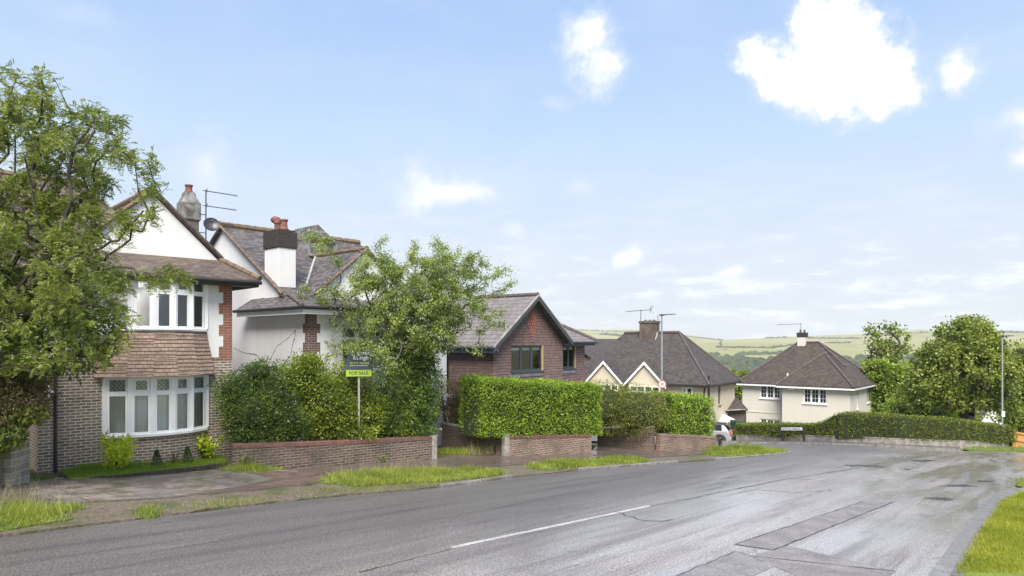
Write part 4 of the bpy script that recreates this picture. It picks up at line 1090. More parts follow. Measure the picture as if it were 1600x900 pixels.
mb = MB(Z1); pot(mb, .04, 3.65, 4.84, .27, .13); mb.build('chimney_pot', M['terracotta'], ch)
mb = MB(Z1); px, py = .56, 3.6
mb.tube([(px, py, 2.9), (px, py, 5.02)], .02, 6); mb.tube([(px, py, 3.6), (.3, py, 3.6)], .015, 5); mb.tube([(px, py, 4.2), (.3, py, 4.2)], .015, 5)
for z, Lg in ((4.99, 1.05), (4.50, 1.02), (3.98, .95)):
    mb.tube([(px - .1, py, z), (px + Lg, py, z - .02)], .011, 5)
    for k in range(17): x = px + .05 + k * (Lg - .07) / 17; mb.tube([(x, py - .09, z), (x, py + .09, z)], .007, 4); 
    mb.tube([(px + .02, py - .1, z + .06), (px + .02, py + .1, z - .06)], .01, 4); mb.tube([(px + .02, py - .1, z - .06), (px + .02, py + .1, z + .06)], .01, 4)
mb.build('aerial', M['dark_metal'], ch)
mb = MB(Z1); c = Vector((px + .12, py - .16, 3.85)); ax = Vector((-.25, -.9, .35)).normalized(); u_ = ax.cross(Vector((0, 0, 1))).normalized(); v_ = ax.cross(u_)
rings = []
for i in range(6):
    r_ = .25 * i / 5 + .001; rings.append([tuple(c + ax * (.07 * (i / 5) ** 2) + u_ * r_ * math.cos(a) + v_ * r_ * math.sin(a)) for a in np.linspace(0, 2 * math.pi, 21)[:-1]])
mb.loft(rings, True, False); mb.tube([tuple(c + v_ * .22 + ax * .05), tuple(c + ax * .28)], .01, 5); mb.tube([tuple(c + ax * .26), tuple(c + ax * .34)], .03, 8); mb.tube([tuple(c), (px, py, 3.8)], .018, 6)
mb.build('satellite_dish', M['dark_metal'], ch, smooth=False)
# porch: white door, lamp, downpipe
mb = MB(Z1); Tp = wallT((-9.5, 1.3), (-4.6, 1.3)); tbox(mb, Tp, 3.0, 4.6, -.03, .02, Z1, -1.25)
for z in np.arange(Z1 + .2, -1.3, .32): tbox(mb, Tp, 3.02, 4.58, -.036, -.028, z, z + .02)
for p_ in (3.3, 3.7, 4.1, 4.4): tbox(mb, Tp, p_, p_ + .02, -.038, -.03, Z1, -1.27)
mb.build('door', M['white_paint'], h1)
mb = MB(Z1); mb.tube([(-4.26, -.06, Z1), (-4.26, -.06, -1.0), (-4.2, -.06, 1.6)], .035, 8); mb.build('downpipe', M['black_plastic'], h1)
mb = MB(Z1); x, y, z = -4.42, -.16, -1.1
mb.tube([(x, y, z + .04), (x, y, z - .02), (x, y, z - .10)], [.02, .06, .14], 12, False); mb.tube([(x, y, z + .04), (x, y, z + .12)], .015, 6); mb.tube([(x, -.04, z + .1), (x, y, z + .12)], .012, 6); mb.tube([(x, y, z - .12), (x, y, z - .22)], [.04, .03], 8)
mb.build('wall_lamp', M['white_paint'], h1)

# ================================================================== HOUSE 2: white render, chimney on the flank
Z2 = -3.9
h2 = house('white_house', 'white rendered house with cracked flank wall and a white chimney with black top', 42, at(482, 21.6), Z2)
S = wallT((0, 8.2), (0, 0)); Fr = wallT((0, 0), (5.9, 0))
slope = lambda b: 4.3 - .61 * abs(5.8 - b)
mb = MB(Z2)
mb.poly([(0, 0, Z2), (0, 8.2, Z2), (0, 8.2, slope(8.2)), (0, 5.8, 4.28), (0, 1.2, slope(1.2) - .05), (0, 0, 1.12)])
wall_face(mb, Fr, 0, 5.9, Z2, 1.12, [(1.25, 3.0, -.95, .55), (4.1, 5.4, -.95, .55)])
mb.poly([(5.9, 0, Z2), (5.9, 8.2, Z2), (5.9, 8.2, slope(8.2)), (5.9, 5.8, 4.28), (5.9, 1.2, slope(1.2) - .05), (5.9, 0, 1.12)])
mb.quad((0, 8.2, Z2), (5.9, 8.2, Z2), (5.9, 8.2, slope(8.2)), (0, 8.2, slope(8.2)))
GB, GA, GZ, GF, GW = .95, 2.85, 3.26, 1.62, 2.0
mb.poly([(GA - GW, GB, GF - .35), (GA + GW, GB, GF - .35), (GA + GW, GB, GF), (GA, GB, GZ), (GA - GW, GB, GF)])
mb.build('wall', M['white_render_stained'], h2)
window(h2, Fr, 1.25, 3.0, -.95, .55, 3, Z2, curtain=True, transom=.72); window(h2, Fr, 4.1, 5.4, -.95, .55, 3, Z2, transom=.72)
quoins(h2, Fr, Z2, Z2, .98, .30, .42, 'brick_quoin', .30, side=-1); quoins(h2, S, Z2, Z2, .98, .20, .32, 'brick_quoin', .30, side=1)
# cracks in the render: filled lines standing a little proud
rc = random.Random(3)
def crack(pts, w=.012):
    mb = MB(Z2)
    for (b0, z0), (b1, z1) in zip(pts, pts[1:]):
        n = max(2, int(math.hypot(b1 - b0, z1 - z0) / .10)); P = [(-.003, b0 + (b1 - b0) * i / n + rc.uniform(-.02, .02), z0 + (z1 - z0) * i / n + rc.uniform(-.025, .025)) for i in range(n + 1)]
        mb.tube(P, [w * rc.uniform(.3, 1.1) for _ in P], 4)
    mb.build('crack', M['crack'], h2)
crack([(5.0, -.2), (4.2, -.38), (3.4, -.42), (2.9, -.62), (2.4, -.60), (1.9, -.1), (1.2, .15), (.75, .42)]); crack([(2.9, -.62), (2.5, -.9), (1.7, -.85), (1.1, -.45), (.85, .1), (.75, .42)], .016); crack([(3.6, -1.0), (3.3, -.75), (3.1, -1.1)], .008); crack([(5.0, -1.1), (4.5, -.9), (4.3, -1.3)], .008)
mb = MB(Z2)
mb.slab([(-.18, 1.25, slope(1.25) + .02), (6.05, 1.25, slope(1.25) + .02), (6.05, 5.8, 4.34), (-.18, 5.8, 4.34)], .07)
mb.slab([(-.18, 8.6, slope(8.6)), (6.05, 8.6, slope(8.6)), (6.05, 5.8, 4.34), (-.18, 5.8, 4.34)], .07)
ze, yi = 1.12, 1.25
mb.slab([(-.48, -.45, ze), (6.2, -.45, ze), (6.05, yi, slope(yi) + .05), (.0, yi, slope(yi) + .05)], .07)
mb.slab([(-.48, 3.95, ze), (-.48, -.45, ze), (.01, yi, slope(yi) + .05), (.01, 3.7, 1.52)], .07)
mb.slab([(GA, GB - .12, GZ + .06), (GA - GW - .12, GB - .12, GF - .06), (GA - GW - .12, 1.6, GF - .06), (GA, 4.15, GZ + .06)], .06)
mb.slab([(GA, GB - .12, GZ + .06), (GA + GW + .12, GB - .12, GF - .06), (GA + GW + .12, 1.6, GF - .06), (GA, 4.15, GZ + .06)], .06)
# small hipped dormer near the ridge
mb.slab([(3.05, 4.3, 4.62), (2.55, 3.9, 3.95), (2.55, 6.0, 4.1), (3.05, 6, 4.62)], .05); mb.slab([(3.05, 4.3, 4.62), (3.6, 3.9, 3.95), (3.6, 6.0, 4.1), (3.05, 6, 4.62)], .05); mb.slab([(3.05, 4.3, 4.62), (2.55, 3.9, 3.95), (3.6, 3.9, 3.95)], .05)
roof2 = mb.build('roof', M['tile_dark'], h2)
ridge(roof2, 0, (-.2, 5.8, 4.37 - Z2), (6.05, 5.8, 4.37 - Z2), r=.13); ridge(roof2, 0, (GA, GB - .12, GZ + .09 - Z2), (GA, 4.15, GZ + .09 - Z2), r=.09)
ridge(roof2, 0, (-.48, -.45, ze + .03 - Z2), (0, yi, slope(yi) + .08 - Z2), r=.06, mat='ridge_dark')
ridge(roof2, 0, (-.18, 1.3, slope(1.3) + .03 - Z2), (-.18, 5.8, 4.35 - Z2), r=.05, name='verge_tiles'); ridge(roof2, 0, (GA - GW - .1, GB - .12, GF - .03 - Z2), (GA, GB - .12, GZ + .08 - Z2), r=.05, name='verge_tiles'); ridge(roof2, 0, (GA + GW + .1, GB - .12, GF - .03 - Z2), (GA, GB - .12, GZ + .08 - Z2), r=.05, name='verge_tiles')
mb = MB(Z2); mb.box(2.5, 3.62, 3.98, 6, 3.3, 3.95); mb.build('dormer', M['chimney_stone_grey'], h2)
mb = MB(Z2); mb.tube([(GA - GW + .1, 1.75, slope(1.75) + .06), (GA, 4.15, GZ + .10)], .05, 6); mb.build('valley_lead', M['lead_pale'], h2)
mb = MB(Z2); mb.box(-.44, 6.18, -.41, -.379, ze - .24, ze - .08); mb.box(-.44, -.41, -.38, 3.9, ze - .241, ze - .081); mb.box(-.411, 6.15, -.38, 0, ze - .22, ze - .19); mb.box(-.411, 0, -.001, 3.9, ze - .221, ze - .191); mb.build('fascia', M['white_paint'], h2)
gutter(h2, Z2, (-.5, -.5, ze - .04), (6.2, -.5, ze - .04)); gutter(h2, Z2, (-.52, -.5, ze - .04), (-.52, 3.95, ze - .04))
mb = MB(Z2); mb.box(-.04, .60, 1.77, 2.70, .9, 3.18); ch = mb.build('chimney', M['white_render'], h2, bevel=.01)
mb = MB(Z2); mb.box(-.08, .64, 1.73, 2.74, 3.18, 3.74); mb.box(-.04, .60, 1.77, 2.70, 3.74, 3.80); mb.build('chimney_cap', M['chimney_black'], ch, bevel=.02)
mb = MB(Z2); pot(mb, .28, 1.98, 3.8, .36, .14); mb.build('chimney_pot', M['terracotta'], ch)
mb = MB(Z2); pot(mb, .28, 2.42, 3.8, .32, .13); mb.tube([(.28, 2.42, 4.1), (.28, 2.44, 4.2), (.26, 2.56, 4.24), (.24, 2.66, 4.2)], [.12, .13, .11, .1], 10); mb.build('chimney_pot', M['terracotta'], ch, label='clay pot with a dark hooded cowl')

# ================================================================== HOUSE 3: tile-hung red-brown
Z3 = -5.4
h3 = house('tile_hung_house', 'red-brown tile-hung house with grey windows and an orange tile diamond in its gable', 38, at(771, 29.0), Z3)
Fr = wallT((0, 0), (5.3, 0)); F2 = wallT((5.3, .35), (7.85, .35))
w1_ = (1.22, 3.58, -1.30, -.14); w2_ = (.02, 1.62, -1.30, -.16); GA, GZ, ZE = 2.72, 2.02, .05
mb = MB(Z3); wall_face(mb, Fr, 0, 5.3, Z3, -.05, [w1_]); mb.poly([(0, 0, -.05), (5.3, 0, -.05), (5.3, 0, .08), (GA, 0, GZ), (.0, 0, .08)])
wall_face(mb, F2, 0, 2.55, Z3, .05, [w2_]); mb.quad((5.3, 0, Z3), (5.3, .35, Z3), (5.3, .35, .05), (5.3, 0, .05))
mb.quad((7.85, .35, Z3), (7.85, 8, Z3), (7.85, 8, .05), (7.85, .35, .05)); mb.quad((0, 0, Z3), (0, 2.6, Z3), (0, 2.6, .05), (0, 0, .05)); mb.quad((0, 2.6, Z3), (1.2, 2.6, Z3), (1.2, 2.6, .05), (0, 2.6, .05))
mb.quad((1.2, 2.6, Z3), (1.2, 8, Z3), (1.2, 8, .05), (1.2, 2.6, .05)); mb.quad((1.2, 8, Z3), (7.85, 8, Z3), (7.85, 8, .05), (1.2, 8, .05))
mb.build('tile_hung_wall', M['tile_hung'], h3)
for (Tq, w, l_) in ((Fr, w1_, 3), (F2, w2_, 3)):
    window(h3, Tq, *w, l_, Z3, fm='grey_paint', gm='glass', fw=.07, mull=.10, blind=.13, q=.05)
    mb = MB(Z3); tbox(mb, Tq, w[1] - .002, w[1] + .05, -.02, .1, w[2] - .02, w[3]); mb.build('window_trim', M['timber'], h3)
    mb = MB(Z3); tbox(mb, Tq, w[0] - .06, w[1] + .04, -.03, .015, w[2] - .24, w[2] - .065); mb.build('apron_flashing', M['lead'], h3)
# orange diamond of shaped tiles
mb = MB(Z3); cz, ca, hh, hwid = .88, 2.78, .82, .40
for i in range(13):
    z = cz - hh + i * (2 * hh / 13); t = 1 - abs((i + .5) / 13 * 2 - 1); n = max(1, round(t * 5))
    for j in range(n):
        a = ca + (j - (n - 1) / 2) * .165 + (0 if i % 2 else .0); ww = .075
        mb.loft([[(a - ww, -.022, z), (a, -.03, z - .06), (a + ww, -.022, z), (a + ww, .0, z), (a - ww, .0, z)], [(a - ww, -.008, z + .12), (a, -.008, z + .12), (a + ww, -.008, z + .12), (a + ww, .0, z + .12), (a - ww, .0, z + .12)]])
mb.build('tile_diamond', M['tile_orange'], h3)
mb = MB(Z3); tbox(mb, F2, .02, 2.5, -.03, .01, -2.35, -1.95); mb.build('orange_tile_band', M['tile_orange'], h3)
mb = MB(Z3); k_ = (GZ - .08) / 2.65
fz = lambda a: GZ + .12 - k_ * abs(a - GA)
mb.slab([(GA, -.38, fz(GA)), (-.40, -.38, fz(-.40)), (-.40, 4.6, fz(-.40)), (GA, 4.6, fz(GA))], .08)
mb.slab([(GA, -.38, fz(GA)), (5.55, -.38, fz(5.55)), (5.55, 3.4, fz(5.55)), (GA, 3.4, fz(GA))], .08)
mr = .60; rz = lambda k: .06 + mr * k
mb.slab([(5.3, -.05, .06), (8.35, -.05, .06), (8.35 - 3.6, 3.55, rz(3.6)), (3.0, 3.55, rz(3.6)), (3.0, 2.9, rz(2.9))], .08)
mb.slab([(8.35, -.05, .06), (8.35, 8.4, .06), (4.75, 4.8, rz(3.6)), (4.75, 3.55, rz(3.6))], .08)
mb.slab([(.8, 8.4, .06), (8.35, 8.4, .06), (4.75, 4.8, rz(3.6)), (1.2, 4.8, rz(3.6))], .08)
mb.slab([(-.2, 4.2, .3), (-.2, 8.4, .3), (1.2, 8.4, .9), (1.8, 4.8, rz(3.6)), (1.8, 3.55, rz(3.6))], .08)
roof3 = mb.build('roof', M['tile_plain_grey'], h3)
ridge(roof3, 0, (GA, -.38, fz(GA) + .03 - Z3), (GA, 3.4, fz(GA) + .03 - Z3), mat='ridge_dark', r=.10); ridge(roof3, 0, (8.35, -.05, .1 - Z3), (4.75, 3.55, rz(3.6) + .04 - Z3), mat='ridge_dark', r=.10); ridge(roof3, 0, (4.75, 3.6, rz(3.6) + .04 - Z3), (4.75, 4.8, rz(3.6) + .04 - Z3), mat='ridge_dark', r=.10)
mb = MB(Z3)      # barge boards
for sg, e in ((-1, -.42), (1, 5.56)):
    a0, a1 = GA, e; z0, z1 = fz(a0) - .02, fz(a1) - .02
    mb.loft([[(a0, -.42, z0 - .22), (a0, -.42, z0), (a0, -.37, z0), (a0, -.37, z0 - .22)], [(a1, -.42, z1 - .22), (a1, -.42, z1), (a1, -.37, z1), (a1, -.37, z1 - .22)]])
mb.build('barge_boards', M['grey_paint'], h3)
mb = MB(Z3)
for sg, e in ((-1, -.44), (1, 5.58)):
    a0, a1 = GA, e; z0, z1 = fz(a0) + .005, fz(a1) + .005
    mb.loft([[(a0, -.44, z0 - .05), (a0, -.44, z0 + .02), (a0, -.36, z0 + .02), (a0, -.36, z0 - .05)], [(a1, -.44, z1 - .05), (a1, -.44, z1 + .02), (a1, -.36, z1 + .02), (a1, -.36, z1 - .05)]])
mb.build('verge_strip', M['concrete'], h3)
mb = MB(Z3); mb.box(-.38, -.34, -.3, 4.6, fz(-.4) - .30, fz(-.4) - .09); mb.box(-.34, 0, -.3, 2.6, fz(-.4) - .28, fz(-.4) - .25); mb.box(5.35, 8.3, -.02, .01, -.16, .0); mb.box(5.35, 8.3, .005, .36, -.14, -.11); mb.box(8.28, 8.31, 0, 8.3, -.16, .0); mb.build('fascia', M['grey_paint'], h3)
gutter(h3, Z3, (5.5, -.10, .0), (8.4, -.10, .0), 'grey_paint'); gutter(h3, Z3, (-.44, -.35, fz(-.4) - .08), (-.44, 4.6, fz(-.4) - .08), 'grey_paint')
# brick garage wall and white door beside house 3, seen between the shrubs
garage = thing('garage', 'low brick garage with white door half hidden between the leafy trees', 'garage', (*at(660, 27.5), -4.9), R(52))
mb = MB(0); mb.box(-1.6, 1.6, 0, 4, 0, 2.6); mb.build('brick_wall', M['brick_garden_red'], garage); mb = MB(0); mb.box(-1.3, 1.2, -.05, -.01, 0, 2.1)
for i in range(8): mb.box(-1.28 + i * .31, -1.26 + i * .31, -.06, -.05, .02, 2.08)
mb.build('door', M['white_paint'], garage); mb = MB(0); mb.box(-1.75, 1.75, -.2, 4.1, 2.6, 2.72); mb.build('roof', M['concrete'], garage)

# ================================================================== HOUSE 4: pair of cream houses under one hipped roof
Z4 = -8.2
h4 = house('semi_detached_house', 'cream pair of houses under one big brown hipped roof with two small front gables', 36, at(1103, 45.0), Z4)
BW = 10.4; Fr = wallT((0, BW), (0, 0)); Sd = wallT((0, 0), (5.86, 0)); zE, zR = -2.78, .70
mb = MB(Z4); wR = (BW - 1.66, BW - .90, -3.86, -2.98)
wall_face(mb, Fr, 0, BW, Z4, zE, [wR]); wall_face(mb, Sd, 0, 5.86, Z4, zE, [(2.35, 2.9, -4.3, -3.0)])
mb.quad((5.86, 0, Z4), (5.86, BW, Z4), (5.86, BW, zE), (5.86, 0, zE)); mb.quad((0, BW, Z4), (5.86, BW, Z4), (5.86, BW, zE), (0, BW, zE)); mb.build('wall', M['cream_render'], h4)
window(h4, Fr, *wR, 2, Z4, weights=[1, 1.5], gm='dark_glass', fw=.10, mull=.16, q=-.01); window(h4, Sd, 2.35, 2.9, -4.3, -3.0, 1, Z4, gm='dark_glass', fm='concrete')
mb = MB(Z4); o_ = .35; y0, y1 = 3.05, 7.4; xm = 2.93
mb.slab([(-o_, -o_, zE), (-o_, BW + o_, zE), (xm, y1, zR), (xm, y0, zR)], .08); mb.slab([(5.86 + o_, -o_, zE), (5.86 + o_, BW + o_, zE), (xm, y1, zR), (xm, y0, zR)], .08)
mb.slab([(-o_, -o_, zE), (5.86 + o_, -o_, zE), (xm, y0, zR)], .08); mb.slab([(-o_, BW + o_, zE), (5.86 + o_, BW + o_, zE), (xm, y1, zR)], .08)
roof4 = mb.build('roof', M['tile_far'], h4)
ridge(roof4, 0, (xm, y0, zR + .03 - Z4), (xm, y1, zR + .03 - Z4), mat='ridge_dark'); ridge(roof4, 0, (-o_, -o_, zE + .03 - Z4), (xm, y0, zR + .03 - Z4), mat='ridge_dark', r=.07); ridge(roof4, 0, (5.86 + o_, -o_, zE + .03 - Z4), (xm, y0, zR + .03 - Z4), mat='ridge_dark', r=.09)
for k, (b0, b1) in enumerate(((2.62, 5.58), (5.75, 8.75))):
    bm_, zf, za = (b0 + b1) / 2, -2.88, -1.36; q = -.55
    mb = MB(Z4); mb.poly([(q, b0 + .1, zf), (q, b1 - .1, zf), (q, bm_, za)]); mb.box(q, 0, b0 + .25, b1 - .25, Z4, zf + .02); g = mb.build('bay', M['cream_render'], h4)
    mb = MB(Z4); sl4 = lambda x: zE + (x + o_) * (zR - zE) / (xm + o_); xa = (za + .08 - zE) / (zR - zE) * (xm + o_) - o_
    mb.slab([(q - .15, bm_, za + .08), (q - .15, b0 - .12, zf - .06), (-o_ + .0, b0 - .12, zf - .0), (xa, bm_, za + .08)], .06); mb.slab([(q - .15, bm_, za + .08), (q - .15, b1 + .12, zf - .06), (-o_ + .0, b1 + .12, zf - .0), (xa, bm_, za + .08)], .06)
    mb.build('gable_roof', M['tile_far'], g)
    mb = MB(Z4)
    for e in (b0 - .12, b1 + .12):
        mb.loft([[(q - .18, bm_, za - .16), (q - .18, bm_, za + .05), (q - .12, bm_, za + .05), (q - .12, bm_, za - .16)], [(q - .18, e, zf - .26), (q - .18, e, zf - .08), (q - .12, e, zf - .08), (q - .12, e, zf - .26)]])
    mb.build('barge_boards', M['white_paint'], g)
    Tw = wallT((q - .06, b1 - .35), (q - .06, b0 + .35)); window(g, Tw, 0, Tw.len, -4.35, -3.0, 4, Z4, gm='dark_glass', transom=.7, q=-.02, name='bay_window')
    mb = MB(Z4); mb.box(q - .04, q, b0 + .3, b1 - .3, Z4, -4.4); mb.build('bay_panel', M['white_render'], g)
mb = MB(Z4); mb.box(-.36, -.33, -.3, BW + .3, zE - .17, zE - .07); mb.box(-.33, 0, -.3, BW + .3, zE - .15, zE - .13); mb.box(-.33, 6.2, -.36, -.33, zE - .17, zE - .07); mb.build('fascia', M['black_plastic'], h4)
mb = MB(Z4); mb.tube([(-.06, .1, Z4), (-.06, .1, -3.2), (-.3, -.1, zE - .1)], .05, 6); mb.tube([(.4, -.06, Z4), (.4, -.06, -2.2)], .055, 6); mb.build('downpipe', M['black_plastic'], h4)
mb = MB(Z4); mb.box(xm - .45, xm + .45, 4.75, 5.95, zR - .9, zR + .72); ch = mb.build('chimney', M['brick_garden'], h4)
mb = MB(Z4); mb.box(xm - .5, xm + .5, 4.7, 6.0, zR + .72, zR + .88); mb.build('chimney_cap', M['chimney_stone'], ch)
for i in range(3): mb = MB(Z4); pot(mb, xm, 5.0 + i * .33, zR + .86, .12, .11); mb.build('chimney_pot', M['chimney_stone_grey'], ch)
mb = MB(Z4); mb.box(xm - .55, xm - .45, 4.6, 6.1, zR - .72, zR - .6); mb.tube([(xm - .5, 4.68, zR - .62), (xm - .1, 4.68, zR + .02)], .05, 5); mb.build('flashing', M['lead_pale'], ch)
mb = MB(Z4); mb.tube([(xm, 6.05, zR), (xm, 6.05, zR + 1.75)], .025, 5); mb.tube([(xm, 5.3, zR + 1.72), (xm, 7.3, zR + 1.62)], .018, 4)
for k in range(9): mb.tube([(xm - .16, 5.5 + k * .2, zR + 1.7 - k * .01), (xm + .16, 5.5 + k * .2, zR + 1.7 - k * .01)], .012, 4)
mb.tube([(xm, 5.32, zR + 1.5), (xm, 5.22, zR + 2.0)], .02, 4); mb.tube([(xm, 5.25, zR + 1.72), (xm, 5.05, zR + 2.0)], .015, 4); mb.tube([(xm, 5.25, zR + 1.72), (xm, 5.05, zR + 1.45)], .015, 4); mb.build('aerial', M['dark_metal'], ch)
mb = MB(Z4); mb.tube([(xm, 4.7, zR), (xm, 4.7, zR + 1.25), (xm, 4.3, zR + 1.3)], .02, 5); mb.build('aerial', M['dark_metal'], ch)

# ================================================================== HOUSE 5: pale rendered corner house
Z5 = -9.4
h5 = house('corner_house', 'pale stone coloured house with brown hipped roof standing behind the long far hedge', 40, at(1328, 48.0), Z5)
zE = -3.18; A1 = 1.0; A2 = 7.5; B1 = 4.67; B2 = 8.08
Ff = wallT((0, B1), (0, 0)); Fb = wallT((A1, B2), (A1, B1)); Sd = wallT((0, 0), (A2, 0))
mb = MB(Z5); wA = (B1 - 3.16, B1 - 1.52, -4.45, -3.36); wB = (B2 - 6.70, B2 - 5.12, -4.33, -3.30); wC = (wB[0], wB[1], -7.2, -5.92); wD = (1.2, 3.4, -8.2, -6.2)
wall_face(mb, Ff, 0, B1, Z5, zE, [wA, wD]); wall_face(mb, Fb, 0, B2 - B1, Z5, zE, [wB, wC]); wall_face(mb, Sd, 0, A2, Z5, zE, [(1.9, 2.3, -4.85, -3.5), (4.9, 6.3, -4.6, -3.35)])
mb.quad((0, B1, Z5), (A1, B1, Z5), (A1, B1, zE), (0, B1, zE)); mb.quad((A1, B2, Z5), (A2, B2, Z5), (A2, B2, zE), (A1, B2, zE)); mb.quad((A2, 0, Z5), (A2, B2, Z5), (A2, B2, zE), (A2, 0, zE))
mb.build('wall', M['stone_render'], h5)
for Tq, w in ((Ff, wA), (Fb, wB), (Fb, wC)): window(h5, Tq, *w, 3, Z5, gm='dark_glass', bars=(2, 3), fw=.07, mull=.09)
window(h5, Ff, *wD, 2, Z5, gm='dark_glass', fw=.06, name='wide_window'); window(h5, Sd, 1.9, 2.3, -4.85, -3.5, 1, Z5, gm='dark_glass'); window(h5, Sd, 4.9, 6.3, -4.6, -3.35, 2, Z5, gm='dark_glass')
mb = MB(Z5); tbox(mb, Fb, 0, B2 - B1, -.03, 0, -5.45, -5.36); mb.build('string_course', M['stone_render'], h5)
mb = MB(Z5); tbox(mb, Ff, B1 - 4.2, B1 - 3.75, -.14, -.005, -3.52, -3.36); mb.build('alarm_box', M['white_paint'], h5)
mb = MB(Z5); tbox(mb, Fb, B2 - B1 - .12, B2 - B1 - .05, -.08, -.01, Z5, -3.3); mb.build('downpipe', M['concrete'], h5)
sl5 = .875; o_ = .36; half = (A2 + o_ - (A1 - o_)) / 2; xm = (A2 + A1) / 2; zr = zE + half * sl5; y0 = -o_ + half; y1 = B2 + o_ - half
mb = MB(Z5)
mb.slab([(A1 - o_, -o_, zE), (A1 - o_, B2 + o_, zE), (xm, y1, zr), (xm, y0, zr)], .07); mb.slab([(A2 + o_, -o_, zE), (A2 + o_, B2 + o_, zE), (xm, y1, zr), (xm, y0, zr)], .07)
mb.slab([(A1 - o_, -o_, zE), (A2 + o_, -o_, zE), (xm, y0, zr)], .07); mb.slab([(A1 - o_, B2 + o_, zE), (A2 + o_, B2 + o_, zE), (xm, y1, zr)], .07)
fh = (B1 + 2 * o_) / 2; fm_ = B1 / 2; fz_ = zE + fh * sl5; xa = A1 - o_ + (fz_ - zE) / sl5
mb.slab([(-o_, -o_, zE + .01), (-o_, B1 + o_, zE + .01), (-o_ + fh, fm_, fz_ + .01)], .07)
mb.slab([(-o_, -o_, zE + .01), (-o_ + fh, fm_, fz_ + .01), (xa, fm_, fz_ + .01), (A1 - o_, -o_, zE + .01)], .07); mb.slab([(-o_, B1 + o_, zE + .01), (-o_ + fh, fm_, fz_ + .01), (xa, fm_, fz_ + .01), (A1 - o_, B1 + o_, zE + .01)], .07)
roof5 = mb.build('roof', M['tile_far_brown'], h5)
for p_, q_ in (((-o_, -o_, zE), (-o_ + fh, fm_, fz_)), ((-o_, B1 + o_, zE), (-o_ + fh, fm_, fz_)), ((-o_ + fh, fm_, fz_), (xa, fm_, fz_)), ((xm, y0, zr), (xm, y1, zr)), ((A1 + 1.2, .84, zE + 1.2 * sl5 + .33), (xm, y0, zr)), ((A1 - o_, B2 + o_, zE), (xm, y1, zr)), ((A2 + o_, -o_, zE), (xm, y0, zr))):
    ridge(roof5, 0, (p_[0], p_[1], p_[2] + .04 - Z5), (q_[0], q_[1], q_[2] + .04 - Z5), mat='ridge_dark', r=.075)
mb = MB(Z5)
for (x0, x1, y0_, y1_) in ((-o_, -o_ + .04, -o_, B1 + o_), (A1 - o_, A1 - o_ + .04, B1 + o_ + .001, B2 + o_), (-o_ + .041, A2 + o_, -o_, -o_ + .04)): mb.box(x0, x1, y0_, y1_, zE - .18, zE - .065)
mb.box(-o_ + .04, 0, -o_ + .04, B1 + o_, zE - .14, zE - .12); mb.box(A1 - o_ + .04, A1, B1 + .4, B2 + o_, zE - .14, zE - .12); mb.box(-o_ + .04, A2 + o_, -o_ + .04, 0, zE - .142, zE - .122); mb.build('fascia', M['white_paint'], h5)
mb = MB(Z5); mb.box(xm - .3, xm + .3, y1 - .62, y1 - .02, zr - .6, zr + .45); ch = mb.build('chimney', M['stone_render'], h5); mb = MB(Z5); mb.box(xm - .33, xm + .33, y1 - .66, y1 + .02, zr + .45, zr + .80); mb.build('chimney_cap', M['chimney_black'], ch)
for q_ in (.48, .18): mb = MB(Z5); pot(mb, xm, y1 - q_, zr + .78, .24, .09); mb.build('chimney_pot', M['chimney_stone_grey'], ch)
mb = MB(Z5); mb.tube([(xm, y1 - .2, zr + .9), (xm, y1 - .2, zr + 1.55)], .02, 5); mb.tube([(xm, y1 - .2, zr + 1.5), (xm, y1 + 1.7, zr + 1.45)], .014, 4); [mb.tube([(xm - .13, y1 + .2 * k, zr + 1.48), (xm + .13, y1 + .2 * k, zr + 1.48)], .01, 4) for k in range(8)]; mb.build('aerial', M['dark_metal'], ch)
mb = MB(Z5); mb.tube([(A1 - .1, B1 - .1, zE + .35), (A1 - .1, B1 - .1, zE + .85)], .06, 8); mb.build('vent_pipe', M['white_paint'], h5)

# ================================================================== lesser buildings
# brown roof seen between the tile-hung house and the cream pair
hb = thing('distant_house', 'brown roofed house just showing behind the tile-hung house', 'house', (*at(925, 62), -9), R(40))
mb = MB(0); mb.box(0, 7, 0, 7, 0, 7.6); mb.build('wall', M['brick_garden_red'], hb)
mb = MB(0); mb.slab([(-.3, -.3, 7.6), (7.3, -.3, 7.6), (7.3, 3.5, 9.35), (-.3, 3.5, 9.35)], .1); mb.slab([(-.3, 7.3, 7.6), (7.3, 7.3, 7.6), (7.3, 3.5, 9.35), (-.3, 3.5, 9.35)], .1); mb.build('roof', M['tile_far'], hb)
# small outbuildings in front of the pair's flank wall
def wp(u, v, d_): return ((u - 800) / F * d_, d_, (535 - v) / F * d_)
b0 = wp(1143, 692, 48.6); gar = thing('outbuilding', 'low dark outbuilding with brown hipped roof between the two cream houses', 'outbuilding', (b0[0], b0[1], -8.6), 0)
def lp(u, v, d_): q = wp(u, v, d_); return (q[0] - b0[0], q[1] - b0[1], q[2] + 8.6)
wl = [lp(1127, 642, 48.4), lp(1162, 641, 48.8), lp(1166, 641, 51.5), lp(1127, 640, 51.5)]
mb = MB(0); mb.loft([[(x, y, 0) for x, y, z in wl], wl]); mb.build('wall', M['brick_garden'], gar)
e = [lp(1124, 644, 48.1), lp(1165, 640, 48.5), lp(1169, 640, 51.9), lp(1124, 640, 51.9)]; ap = lp(1142, 619, 50.0); ap2 = lp(1150, 619, 50.4)
mb = MB(0); mb.slab([e[0], e[1], ap], .08); mb.slab([e[1], e[2], ap2, ap], .08); mb.slab([e[3], e[0], ap, ap2], .08); mb.slab([e[2], e[3], ap2], .08); gr_ = mb.build('roof', M['tile_far_brown'], gar)
mb = MB(0); mb.tube([lp(1124, 642, 48.0), lp(1164, 640, 48.4)], .05, 5); mb.build('fascia', M['concrete'], gar)
